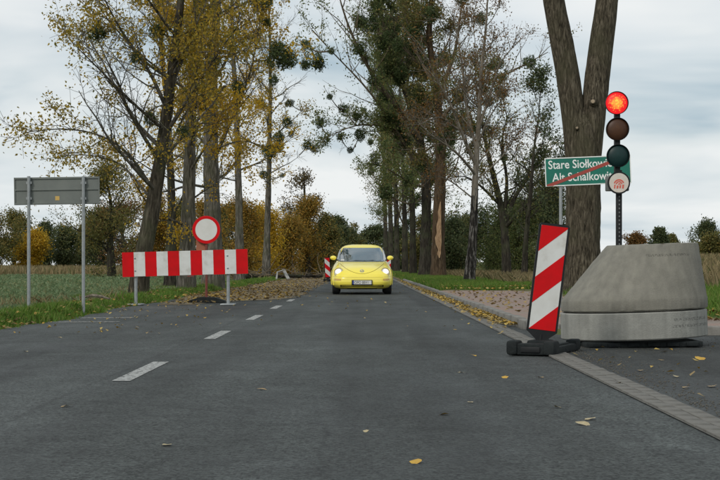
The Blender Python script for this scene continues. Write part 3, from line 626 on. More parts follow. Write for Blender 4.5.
for z in zz:
    yf, yr, hw, ex = sl(z)
    for i in range(nA):
        a = 2 * math.pi * i / nA; c, s = math.cos(a), math.sin(a)
        vs.append((hw * math.copysign(abs(c) ** (2 / ex), c), (yf + yr) / 2 + (yr - yf) / 2 * math.copysign(abs(s) ** (2 / ex), s), z))
for j in range(len(zz) - 1):
    for i in range(nA): fs.append((j * nA + i, j * nA + (i + 1) % nA, (j + 1) * nA + (i + 1) % nA, (j + 1) * nA + i))
fs += [tuple(range(nA))[::-1], tuple(range((len(zz) - 1) * nA, len(zz) * nA))]
q = MB(); q.add(vs, fs, True); body = q.build('body', M_CAR, car)
cut = MB()
for s in (-1, 1):
    for y in (0.82, 3.31): cut.lathe([(0.0, -0.3), (0.385, -0.3), (0.385, 0.3), (0.0, 0.3)], 40, Matrix.Translation((s * 0.88, y, 0.335)) @ Matrix.Rotation(R(90), 4, 'Y'))
co = cut.build('wheel_cutter', M_BLACK); md = body.modifiers.new('wells', 'BOOLEAN'); md.object = co; md.operation = 'DIFFERENCE'
dg = bpy.context.evaluated_depsgraph_get(); dg.update(); nm = bpy.data.meshes.new_from_object(body.evaluated_get(dg)); body.modifiers.clear(); body.data = nm; bpy.data.objects.remove(co)
for p in nm.polygons: p.use_smooth = True
nm.materials.clear(); nm.materials.append(M_CAR)
for s in (-1, 1):                                        # flared wheel arches
    for y in (0.82, 3.31):
        q = MB(); pts = []; rr = []
        for a in np.linspace(R(-8), R(188), 26):
            p = side_pt(y + 0.40 * math.cos(a), max(.17, 0.335 + 0.40 * math.sin(a)), s, -0.012); pts.append((p.x, y + 0.405 * math.cos(a), 0.335 + 0.405 * math.sin(a))); rr.append(0.032)
        q.tube(pts, rr, 8); q.build('wheel_arch', M_CAR, body)
        T = Matrix.Translation((s * 0.728, y, 0.316)) @ Matrix.Rotation(R(90 * s), 4, 'Y')
        q = MB(); q.lathe([(0.20, -0.10), (0.285, -0.105), (0.312, -0.085), (0.316, -0.04), (0.316, 0.04), (0.312, 0.085), (0.285, 0.105), (0.20, 0.10)], 36, T, closed=True); wh = q.build('wheel', M_TYRE, car)
        q = MB(); q.lathe([(0.205, 0.06), (0.205, 0.095), (0.19, 0.10), (0.18, 0.06)], 36, T, closed=True)
        for k_ in range(6): q.box(-0.03, 0.03, 0.0, 0.19, 0.06, 0.085, M=T @ Matrix.Rotation(R(60 * k_), 4, 'Z'))
        q.lathe([(0.0, 0.095), (0.05, 0.09), (0.05, 0.05)], 20, T); q.build('rim', M_RIM, wh)
def pane(name, fn, ua, ub, va, vb, m, nu=22, nv=14, parent=car):
    """a curved sheet laid over the body; ua, ub may depend on v"""
    vs = []; fs = []
    for j in range(nv + 1):
        v = va + (vb - va) * j / nv; a, b_ = ua(v), ub(v)
        for i in range(nu + 1): vs.append(fn(a + (b_ - a) * i / nu, v))
    for j in range(nv):
        for i in range(nu): fs.append((j * (nu + 1) + i, j * (nu + 1) + i + 1, (j + 1) * (nu + 1) + i + 1, (j + 1) * (nu + 1) + i))
    q = MB(); q.add(vs, fs, True); return q.build(name, m, parent)
pane('windscreen', lambda x, z: front_pt(x, z, 0.010), lambda z: -(sl(z)[2] - 0.06), lambda z: sl(z)[2] - 0.06, 0.98, 1.395, M_GLASS)
pane('rear_window', lambda x, z: rear_pt(x, z, 0.010), lambda z: -(sl(z)[2] - 0.11), lambda z: sl(z)[2] - 0.11, 1.06, 1.36, M_GLASS)
for s in (-1, 1):
    pane('side_window', lambda y, z: side_pt(y, z, s, 0.009), lambda z: sl(z)[0] + 0.30, lambda z: sl(z)[0] + 0.30 + (1.42 - z) * 0.35 + 0.62, 1.01, 1.37, M_GLASS)
    pane('quarter_window', lambda y, z: side_pt(y, z, s, 0.009), lambda z: sl(z)[0] + 0.38 + (1.42 - z) * 0.35 + 0.62, lambda z: sl(z)[1] - 0.42, 1.01, 1.34, M_GLASS)
    # mirror
    q = MB(); bm = bmesh.new(); bmesh.ops.create_uvsphere(bm, u_segments=20, v_segments=12, radius=1.0)
    q.add([(s * 0.815 + p.co.x * 0.092, 1.52 + p.co.y * 0.07, 1.085 + p.co.z * 0.068) for p in bm.verts], [[z.index for z in f.verts] for f in bm.faces], True); bm.free()
    mi = q.build('door_mirror', M_CAR, car); q = MB(); q.tube([(s * 0.68, 1.56, 1.01), (s * 0.80, 1.53, 1.045)], 0.022, 8); q.build('mirror_arm', M_BLACK, mi)
    # headlight
    p = front_pt(s * 0.655, 0.665); eps = 0.02; n = (front_pt(s * 0.655 + eps, 0.665) - front_pt(s * 0.655 - eps, 0.665)).cross(front_pt(s * 0.655, 0.665 + eps) - front_pt(s * 0.655, 0.665 - eps)).normalized()
    if n.y > 0: n = -n
    n = (n + Vector((0, -0.9, 0.0))).normalized()
    T = Matrix.Translation(p + n * 0.0) @ n.to_track_quat('Z', 'Y').to_matrix().to_4x4()
    q = MB(); q.lathe([(0.130, -0.07), (0.140, 0.0), (0.134, 0.022), (0.122, 0.024), (0.118, -0.02), (0.0, -0.03)], 32, T); hl = q.build('headlight', mat('headlight_bezel', (0.62, 0.52, 0.16), rough=0.3) if s < 0 else bpy.data.materials['headlight_bezel'], car)
    q = MB(); q.lathe([(0.120, 0.0), (0.103, 0.022), (0.065, 0.038), (0.0, 0.045)], 32, T); q.build('lens', mat('headlight_lens', (0.72, 0.70, 0.64), (0.6, 0.58, 0.52), rough=0.12, scale=30, coat=1) if s < 0 else bpy.data.materials['headlight_lens'], hl)
    q = MB(); q.lathe([(0.078, 0.034), (0.055, 0.045), (0.0, 0.053)], 24, T); q.build('lit_bulb', emit('headlight_glow', (1.0, 0.86, 0.78), 0.8) if s < 0 else bpy.data.materials['headlight_glow'], hl)
    q = MB(); zc_ = 0.44
    pane('indicator', lambda x, z: front_pt(x, z, 0.009), lambda z: s * 0.585, lambda z: s * 0.765, 0.412, 0.468, mat('indicator_lens', (0.62, 0.36, 0.06), (0.7, 0.5, 0.15), rough=0.2, scale=40) if s < 0 else bpy.data.materials['indicator_lens'], 8, 3)
pane('cowl_strip', lambda x, z: front_pt(x, z, 0.009), lambda z: -(sl(z)[2] - 0.075), lambda z: sl(z)[2] - 0.075, 0.955, 0.984, M_BLACK, 22, 2)
q = MB(); q.tube([front_pt(x, 0.612 + 0.30 * (abs(x) / 0.62) ** 2.0, 0.0015) for x in np.linspace(-0.62, 0.62, 41)], 0.006, 6); q.build('bonnet_seam', mat('seam_shadow_gap', (0.16, 0.11, 0.02), rough=0.8), body)
q = MB(); q.tube([front_pt(x, 0.505 + 0.02 * (abs(x) / 0.8) ** 2, 0.001) for x in np.linspace(-0.84, 0.84, 61)], 0.004, 6); q.build('bumper_seam', mat('bumper_joint', (0.42, 0.33, 0.05), rough=0.6), body)
pane('grille_slot', lambda x, z: front_pt(x, z, 0.006), lambda z: -0.60, lambda z: 0.60, 0.222, 0.285, M_BLACK, 30, 2)
pane('grille_bar', lambda x, z: front_pt(x, z, 0.012), lambda z: -0.57, lambda z: 0.57, 0.246, 0.262, M_CAR, 30, 1)
pane('sill_valance', lambda x, z: front_pt(x, z, 0.006), lambda z: -0.42, lambda z: 0.42, 0.16, 0.185, M_BLACK, 20, 2)
# wipers, number plate, badge
for xa, xb in ((-0.42, 0.10), (0.06, 0.56)):
    q = MB(); q.tube([front_pt(xa, 0.995, 0.02), front_pt((xa + xb) / 2, 1.01, 0.025), front_pt(xb, 1.0, 0.02)], 0.009, 6); q.build('wiper', M_BLACK, car)
q = MB(); q.box(0.30, 0.46, 1.40, 1.42, 1.0, 1.02); 
yp = front_pt(0.0, 0.36).y - 0.03
q = MB(); q.box(-0.285, 0.285, yp, yp + 0.05, 0.285, 0.43, b=0.008); np_ = q.build('number_plate', M_BLACK, car)
q = MB(); q.box(-0.262, 0.262, yp - 0.003, yp, 0.302, 0.413); q.build('plate_face', mat('plate_white', (0.62, 0.62, 0.58), rough=0.5), np_)
text_mesh('OPO 88V1', 0.118, Matrix.Translation((-0.215, yp - 0.0035, 0.315)) @ FACE @ Matrix.Scale(0.75, 4, (1, 0, 0)), M_BLACK, 'plate_lettering', np_)
q = MB(); q.box(-0.262, -0.225, yp - 0.0045, yp - 0.003, 0.302, 0.413); q.build('blue_band', mat('plate_blue', (0.02, 0.05, 0.25), rough=0.5), np_)
pb = front_pt(0, 0.69, 0.012); nb = Vector((0, -0.8, 0.6)).normalized(); T = Matrix.Translation(pb) @ nb.to_track_quat('Z', 'Y').to_matrix().to_4x4()
q = MB(); q.lathe([(0.048, 0), (0.058, 0.0), (0.058, 0.006), (0.048, 0.006)], 28, T, closed=True)
for (a, b_) in (((-0.026, 0.042), (0, -0.002)), ((0.026, 0.042), (0, -0.002)), ((-0.043, 0.018), (-0.02, -0.04)), ((0.043, 0.018), (0.02, -0.04)), ((-0.02, -0.04), (0, 0.0)), ((0.02, -0.04), (0, 0.0))):
    q.tube([T @ Vector((*a, 0.003)), T @ Vector((*b_, 0.003))], 0.005, 6)
q.build('badge', M_RIM, car)
pane('windscreen_sticker', lambda x, z: front_pt(x, z, 0.0125), lambda z: -0.60, lambda z: -0.50, 1.0, 1.04, M_WHITE, 4, 2)
# ------------------------------------------------------------------ trees
def bark(name, c1, c2, c3, sc=1.0, blotch=None):
    m = bpy.data.materials.new(name); m.use_nodes = True; t = m.node_tree; b = t.nodes['Principled BSDF']; b.inputs['Roughness'].default_value = 0.95; b.inputs['Specular IOR Level'].default_value = 0.15; L = t.links.new
    tc = N(t, 'ShaderNodeTexCoord'); mpn = N(t, 'ShaderNodeMapping'); mpn.inputs['Scale'].default_value = (9 * sc, 9 * sc, 1.5 * sc); L(tc.outputs['Object'], mpn.inputs[0])
    n = N(t, 'ShaderNodeTexNoise'); n.inputs['Scale'].default_value = 1.6; n.inputs['Detail'].default_value = 7; n.inputs['Roughness'].default_value = 0.65; n.inputs['Distortion'].default_value = 0.5; L(mpn.outputs[0], n.inputs['Vector'])
    r = N(t, 'ShaderNodeValToRGB'); e = r.color_ramp.elements; e[0].position = 0.34; e[0].color = (*c1, 1); e[1].position = 0.66; e[1].color = (*c3, 1); q = e.new(0.5); q.color = (*c2, 1); L(n.outputs[0], r.inputs[0])
    n2 = N(t, 'ShaderNodeTexNoise'); n2.inputs['Scale'].default_value = 1.4; n2.inputs['Detail'].default_value = 5; L(tc.outputs['Object'], n2.inputs['Vector'])
    r2 = N(t, 'ShaderNodeMapRange'); r2.inputs[1].default_value = 0.48; r2.inputs[2].default_value = 0.66; r2.inputs[4].default_value = 0.6; L(n2.outputs[0], r2.inputs[0])
    x = N(t, 'ShaderNodeMix', data_type='RGBA'); L(r2.outputs[0], x.inputs[0]); L(r.outputs[0], x.inputs[6]); x.inputs[7].default_value = (*(blotch or (0.075, 0.085, 0.045)), 1)
    L(x.outputs[2], b.inputs['Base Color'])
    bp = N(t, 'ShaderNodeBump'); bp.inputs['Strength'].default_value = 1.0; bp.inputs['Distance'].default_value = 0.09; L(n.outputs[0], bp.inputs['Height']); L(bp.outputs[0], b.inputs['Normal'])
    return m
B_GREY = bark('poplar_bark', (0.038, 0.034, 0.028), (0.125, 0.114, 0.094), (0.25, 0.232, 0.20))
B_TWIG = bark('brown_twig_bark', (0.06, 0.048, 0.034), (0.15, 0.12, 0.085), (0.26, 0.21, 0.155), blotch=(0.13, 0.10, 0.06))
B_DARK = bark('dark_bark', (0.015, 0.013, 0.010), (0.040, 0.035, 0.027), (0.08, 0.07, 0.055))
B_LEAN = bark('dark_brown_bark', (0.022, 0.019, 0.013), (0.065, 0.056, 0.041), (0.14, 0.122, 0.092))
B_BROWN = bark('brown_bark', (0.03, 0.02, 0.012), (0.09, 0.062, 0.038), (0.16, 0.115, 0.075), blotch=(0.11, 0.07, 0.04))
B_PALE = bark('pale_bark', (0.10, 0.085, 0.065), (0.24, 0.21, 0.17), (0.36, 0.33, 0.28), blotch=(0.16, 0.13, 0.09))
B_BIRCH = bark('birch_bark', (0.015, 0.013, 0.012), (0.03, 0.027, 0.024), (0.34, 0.32, 0.29), blotch=(0.04, 0.035, 0.03))
B_NEAR = bark('furrowed_bark', (0.018, 0.015, 0.010), (0.088, 0.074, 0.052), (0.20, 0.172, 0.125), sc=1.7, blotch=(0.085, 0.08, 0.048))
L_OCHRE = leafmat('ochre_leaves', [(0.24, 0.18, 0.03), (0.46, 0.30, 0.03), (0.52, 0.36, 0.045), (0.30, 0.25, 0.05), (0.15, 0.15, 0.035), (0.40, 0.26, 0.03)], 0.55)
L_GOLD = leafmat('golden_leaves', [(0.64, 0.39, 0.025), (0.55, 0.34, 0.028), (0.68, 0.45, 0.04), (0.34, 0.27, 0.045), (0.50, 0.29, 0.025)], 0.55)
L_OLIVE = leafmat('olive_leaves', [(0.075, 0.085, 0.026), (0.12, 0.125, 0.036), (0.18, 0.165, 0.048), (0.26, 0.18, 0.048)], 0.42)
L_RUST = leafmat('rusty_leaves', [(0.14, 0.07, 0.025), (0.21, 0.105, 0.03), (0.10, 0.075, 0.025), (0.28, 0.13, 0.035)], 0.35)
L_DARK = leafmat('dark_green_leaves', [(0.042, 0.062, 0.028), (0.07, 0.095, 0.04), (0.105, 0.13, 0.052), (0.13, 0.125, 0.05)], 0.42)
L_MIST = leafmat('mistletoe_leaves', [(0.045, 0.072, 0.03), (0.085, 0.12, 0.045), (0.13, 0.17, 0.062)], 0.45)
L_MID = leafmat('mid_green_leaves', [(0.085, 0.12, 0.042), (0.13, 0.17, 0.06), (0.185, 0.21, 0.07), (0.22, 0.20, 0.07)], 0.55)
L_AUT = leafmat('autumn_shrub_leaves', [(0.16, 0.14, 0.032), (0.30, 0.19, 0.035), (0.46, 0.25, 0.035), (0.13, 0.135, 0.036), (0.38, 0.19, 0.035)], 0.45)
L_SPARSE = leafmat('brown_leaves', [(0.10, 0.075, 0.03), (0.16, 0.11, 0.04), (0.07, 0.065, 0.03)], 0.35)
def leaves(r, P, n, spread, size, asp=0.62):
    """n rhombic leaves scattered about each point of P"""
    C = np.repeat(P, n, 0) + r.normal(0, spread, (len(P) * n, 3)); k = len(C)
    a = r.normal(size=(k, 3)); a[:, 2] -= 0.5; a /= np.linalg.norm(a, axis=1)[:, None]
    b = np.cross(a, r.normal(size=(k, 3))); b /= np.linalg.norm(b, axis=1)[:, None] + 1e-9
    s = size * r.uniform(0.6, 1.25, (k, 1)); c = np.cross(a, b)
    V = np.stack([C - a * s * 0.5, C + b * s * asp * 0.5 - a * s * 0.08 + c * s * 0.1, C + a * s * 0.55, C - b * s * asp * 0.5 - a * s * 0.08 + c * s * 0.1], 1)
    return V.reshape(-1, 3), np.arange(k * 4).reshape(-1, 4)
def walk(r, p, d, L_, n, curl, up):
    P = [p]; d = d / np.linalg.norm(d); st = L_ / n
    nz = r.normal(0, curl, (n, 3))
    for i in range(n):
        d = d + nz[i]; d[2] += up; d = d / np.linalg.norm(d); P.append(P[-1] + d * st)
    return np.array(P)
class Wood:
    def __init__(s): s.V = []; s.Q = []; s.n = 0
    def add(s, P, r, sides):
        V, Q = sweep(P, r, sides); s.V.append(V); s.Q.append(Q + s.n); s.n += len(V)
    def arrays(s): return np.concatenate(s.V), np.concatenate(s.Q)
def mist_mesh(seed):
    r = np.random.default_rng(seed); P = r.normal(size=(420, 3)); P /= np.linalg.norm(P, axis=1)[:, None]; P *= (r.uniform(0.15, 1, (420, 1)) ** 0.45)
    P *= 1 + 0.18 * np.sin(P[:, :1] * 4 + seed) * np.cos(P[:, 1:2] * 5)
    V, Q = leaves(r, P, 2, 0.07, 0.30, 0.36); me = mesh_np('mistletoe', V, Q); me.materials.append(L_MIST); return me
MIST = [mist_mesh(i) for i in range(4)]
def resample(pts, n):
    pts = np.array(pts, float); d = np.r_[0, np.cumsum(np.linalg.norm(np.diff(pts, axis=0), axis=1))]; s = np.linspace(0, d[-1], n)
    P = np.stack([np.interp(s, d, pts[:, i]) for i in range(3)], 1)
    for _ in range(3): P[1:-1] = 0.25 * P[:-2] + 0.5 * P[1:-1] + 0.25 * P[2:]
    return P
def make_tree(name, label, cat, group, seed, trunk, tr, limbs=(), n1=22, start=0.25, L1=4.0, elev=(20, 60), up=0.05, n2=6, n3=5, nl=6, ls=0.085, lsp=0.14, lm=None, bm_=None, lb_=None, mist=(), Ym=None, nm=0, mr=(0.2, 0.4), taper=0.25, twig=0.9, az=None, rough=0.05, keep=1.0, clump=None, split=None):
    r = np.random.default_rng(seed); trunk = np.array(trunk, float); base = trunk[0].copy(); base[2] = max(base[2], -0.2)
    root = empty(name, tuple(base)); tag(root, label, cat, group)
    T = resample(trunk, 46) - base; n = len(T)
    if rough: T[2:-1] += np.cumsum(r.normal(0, rough * 0.35, (n - 3, 3)) * np.array([1, 1, 0]), 0) * np.linspace(0, 1, n - 3)[:, None]
    rad = np.interp(np.linspace(0, 1, n), np.linspace(0, 1, len(tr)), tr) * (1 + r.normal(0, 0.035, n))
    rad[:4] *= np.array([1.28, 1.12, 1.05, 1.02]); T[0, 2] -= 0.25
    V, Q = sweep(T, rad, 16)
    ph = np.tile(np.arange(16), n); V += (V - np.repeat(T, 16, 0)) * (0.07 * np.sin(ph * 1.9 + seed)[:, None] + r.normal(0, 0.02, (len(V), 1)))
    to = obj_np('trunk', V, Q, bm_, root, smooth=True)
    if split is not None:
        to.data.materials.append(lb_); to.data.polygons.foreach_set('material_index', (V[Q[:, 0], 2] > split + r.normal(0, 0.25, len(Q))).astype(np.int32))
    wood = Wood(); tips = []
    prim = []
    Ht = T[-1, 2]
    for (pts, r0) in limbs:
        P = resample(pts, 14) - base; prim.append((P, r0))
        P = np.array(P)
    ga = r.uniform(0, 6.28)
    for i in range(n1):
        t = start + (1 - start) * (i + r.uniform(0, 1)) / n1; k = min(n - 1, int(t * (n - 1))); ga += 2.4 + r.normal(0, 0.4)
        a = ga if az is None else az[0] + r.uniform(-1, 1) * az[1]
        e = math.radians(r.uniform(*elev) + 18 * t); L_ = L1 * (1.08 - 0.62 * t) * r.uniform(0.6, 1.25)
        P = walk(r, T[k].copy(), np.array([math.cos(a) * math.cos(e), math.sin(a) * math.cos(e), math.sin(e)]), L_, 9, 0.10, up); prim.append((P, max(0.016, min(rad[k] * 0.45, 0.013 * L_ + 0.010))))
    for (P, r0) in prim:
        m = len(P); wood.add(P, np.linspace(r0, max(0.008, r0 * 0.18), m), 6); L_ = np.linalg.norm(P[-1] - P[0]); tips.append(P[m // 2:])
        for j in range(max(2, int(n2 * min(1.6, L_ / L1 + 0.35)))):
            t = r.uniform(0.2, 1.0); k = min(m - 2, int(t * (m - 1))); d = P[k + 1] - P[k]; d /= np.linalg.norm(d)
            d2 = d + r.normal(0, 0.62, 3); d2[2] += 0.15; l2 = L_ * (0.50 - 0.28 * t) * r.uniform(0.6, 1.2) + 0.25
            P2 = walk(r, P[k], d2, l2, 6, 0.14, up); r2 = max(0.006, r0 * 0.42 * (1 - 0.6 * t)); wood.add(P2, np.linspace(r2, 0.005, 7), 4); tips.append(P2[3:])
            for _ in range(n3):
                t3 = r.uniform(0.25, 1.0); k3 = min(5, int(t3 * 6)); d3 = (P2[k3 + 1] - P2[k3]); d3 = d3 / np.linalg.norm(d3) + r.normal(0, 0.6, 3); d3[2] -= 0.05
                P3 = walk(r, P2[k3], d3, twig * r.uniform(0.4, 1.1) * (0.4 + 0.3 * l2), 4, 0.16, 0.0); wood.add(P3, np.linspace(0.007, 0.0035, 5), 3); tips.append(P3[1:])
    ml = []
    allp = np.concatenate([T[n // 6:]] + [P for P, _ in prim])
    for (u, v, pr) in mist:
        p = W(u, v, Ym) + np.array([0, r.normal(0, 0.5), 0]) - base; s_ = pr / F * Ym; ml.append((p, s_))
        d = np.linalg.norm(allp - p, axis=1) + 0.8 * np.maximum(0, allp[:, 2] - p[2] + 0.2); q0 = allp[int(np.argmin(d))]; L0 = np.linalg.norm(p - q0)
        if L0 > 0.15:
            mid = (q0 + p) / 2 + np.array([0, 0, -0.12 * L0]) + r.normal(0, 0.04 * L0, 3); e_ = p + (p - q0) / L0 * min(1.2, 0.4 * L0) + np.array([0, 0, 0.3])
            Pm = resample([q0, q0 * 0.4 + mid * 0.6, mid, mid * 0.4 + p * 0.6, p, e_], 14); wood.add(Pm, np.linspace(0.022 + 0.012 * L0, 0.008, 14), 6); tips.append(Pm[6:]); allp = np.concatenate([allp, Pm])
            for _ in range(int(4 + 4 * L0)):
                k = r.integers(3, 13); P2 = walk(r, Pm[k], (Pm[k + 1] - Pm[k]) / 0.3 + r.normal(0, 0.7, 3), r.uniform(0.3, 0.5 + 0.3 * L0), 5, 0.14, 0.03); wood.add(P2, np.linspace(0.009, 0.004, 6), 3); tips.append(P2[2:])
    V, Q = wood.arrays(); obj_np('limbs', V, Q, lb_ or bm_, root, smooth=True)
    tp = np.concatenate(tips); 
    if nl > 0 and lm is not None:
        if keep < 1: tp = tp[r.uniform(size=len(tp)) < keep]
        if clump is not None:
            a_, b2, c_ = tp.T; g = np.sin(1.7 * a_ + seed) + np.sin(1.9 * b2 + 2 * seed) + np.sin(1.6 * c_ + 3 * seed) + 0.8 * np.sin(4.1 * a_ + 3.3 * c_ + seed) + 0.6 * np.sin(4.7 * b2 - 3.1 * c_); tp = tp[g + r.normal(0, 0.35, len(tp)) > clump]
        V, Q = leaves(r, tp, nl, lsp, ls); obj_np('crown', V, Q, lm, root)
    if nm:
        pk = np.concatenate([P[3:] for P, _ in prim])
        for i in r.integers(0, len(pk), nm): ml.append((pk[i], r.uniform(*mr)))
    for (p, s) in ml:
        o = link(bpy.data.objects.new('mistletoe', MIST[r.integers(0, 4)]), root); o.location = p; s = s * 0.92; o.scale = (s * r.uniform(0.9, 1.15), s, s * r.uniform(0.82, 1.0)); o.rotation_euler = (r.uniform(0, 6), r.uniform(0, 6), r.uniform(0, 6))
    return root
def TP(Y, *uv, top=None, dY=0.0):
    pts = [W(u, v, Y + dY * i) for i, (u, v) in enumerate(uv)]
    pts[0][2] = float(H(pts[0][0], pts[0][1])) - 0.02
    if top is not None: d = pts[-1] - pts[-2]; d = d / np.linalg.norm(d); d = d * np.array([0.5, 0.5, 1]); pts.append(pts[-1] + d * (top - pts[-1][2]) / max(d[2], 0.2))
    return pts
GL, GR = 'tall poplars along the closed lane', 'tall trees lining the open side of the road'
# left row
make_tree('poplar_tree', 'leaning poplar with yellow leaves directly behind the barrier, nearest of its row', 'tree', GL, 5,
    TP(42, (138, 292), (141, 262), (150, 225), (160, 165), (171, 90), (183, 10), top=17), [0.25, 0.19, 0.135, 0.09, 0.06, 0.035, 0.02],
    limbs=[([W(153, 190, 42), W(130, 152, 41.6), W(100, 133, 41), W(62, 127, 40.5), W(22, 133, 40)], 0.045), ([W(152, 200, 42), W(120, 160, 43), W(80, 153, 43.5), W(40, 160, 44)], 0.036),
           ([W(167, 110, 42), W(150, 70, 41.5), W(120, 30, 41), W(95, -20, 40)], 0.060), ([W(170, 90, 42), W(190, 40, 42), W(215, 0, 42.5), W(240, -40, 43)], 0.054), ([W(165, 130, 42), W(140, 110, 41), W(105, 75, 40), W(70, 40, 39)], 0.048),
           ([W(168, 60, 42), W(200, 51, 41), W(225, 52, 40.6), W(250, 62, 40)], 0.030)],
    n1=34, start=0.16, L1=3.9, elev=(5, 50), n2=9, n3=6, nl=5, ls=0.088, lsp=0.12, clump=0.1, lm=L_OCHRE, bm_=B_LEAN, lb_=B_GREY, mist=[(97, 32, 11), (155, 28, 10), (149, 118, 8), (181, 130, 7), (140, 62, 7)], Ym=41.5)
make_tree('poplar_tree', 'straight grey poplar beside the round sign with golden leaves', 'tree', GL, 8,
    TP(47, (186, 291), (188, 220), (190, 150), (192, 80), (197, 0), top=18), [0.27, 0.195, 0.155, 0.115, 0.08, 0.05, 0.02], n1=34, start=0.12, L1=3.2, elev=(-5, 50), n2=7, n3=6, nl=6, ls=0.09, lsp=0.12, clump=0.1, lm=L_GOLD, bm_=B_GREY,
    mist=[(200, 103, 9), (213, 60, 8), (176, 60, 8)], Ym=47)
make_tree('poplar_tree', 'thick grey poplar behind the round sign with golden leaves', 'tree', GL, 21,
    TP(51.5, (213, 288), (212, 210), (210, 140), (211, 60), (216, -10), top=19), [0.36, 0.275, 0.21, 0.155, 0.10, 0.06, 0.02],
    limbs=[([W(212, 165, 51.5), W(232, 120, 51), W(252, 70, 50), W(262, 10, 49)], 0.065), ([W(211, 150, 51.5), W(240, 140, 50), W(262, 145, 49)], 0.04)],
    n1=32, start=0.16, L1=3.6, elev=(-5, 50), n2=7, n3=6, nl=6, ls=0.095, lsp=0.12, clump=0.1, lm=L_GOLD, bm_=B_GREY, mist=[(262, 2, 13), (267, 22, 5), (238, 88, 9), (281, 57, 14), (290, 62, 10), (276, 48, 8)], Ym=50)
make_tree('poplar_tree', 'slender poplar hung with mistletoe beyond the thick grey poplar', 'tree', GL, 33,
    TP(92, (266, 277), (268, 200), (269, 140), (270, 70), (268, 0), top=22), [0.25, 0.175, 0.14, 0.105, 0.07, 0.04, 0.02], n1=30, start=0.3, L1=3.8, elev=(0, 45), n2=6, n3=5, nl=4, ls=0.11, clump=0.3, lm=L_OCHRE, bm_=B_GREY,
    mist=[(274, 81, 6), (289, 102, 5), (287, 122, 7), (279, 138, 7), (291, 134, 4), (270, 152, 9), (307, 145, 6), (314, 148, 5), (262, 105, 6), (264, 175, 5), (283, 176, 3)], Ym=91)
make_tree('poplar_tree', 'grey poplar half hidden between the leaning and the straight poplar', 'tree', GL, 37,
    TP(62, (170, 282), (172, 200), (168, 120), (160, 40), (158, -20), top=19), [0.24, 0.16, 0.12, 0.09, 0.06, 0.04, 0.02], n1=22, start=0.16, L1=3.6, elev=(-5, 50), n2=6, n3=5, nl=4, ls=0.10, clump=0.3, lm=L_OCHRE, bm_=B_DARK, lb_=B_GREY, nm=4, mr=(0.2, 0.35))
make_tree('poplar_tree', 'tall poplar farther back whose golden crown rises over the thick grey poplar', 'tree', GL, 38,
    TP(70, (240, 282), (239, 200), (236, 120), (232, 40), (232, -20), top=21), [0.24, 0.16, 0.12, 0.09, 0.06, 0.04, 0.02], n1=22, start=0.2, L1=3.2, elev=(0, 50), n2=6, n3=5, nl=5, ls=0.11, lsp=0.14, clump=0.3, lm=L_GOLD, bm_=B_GREY, nm=4, mr=(0.2, 0.35))
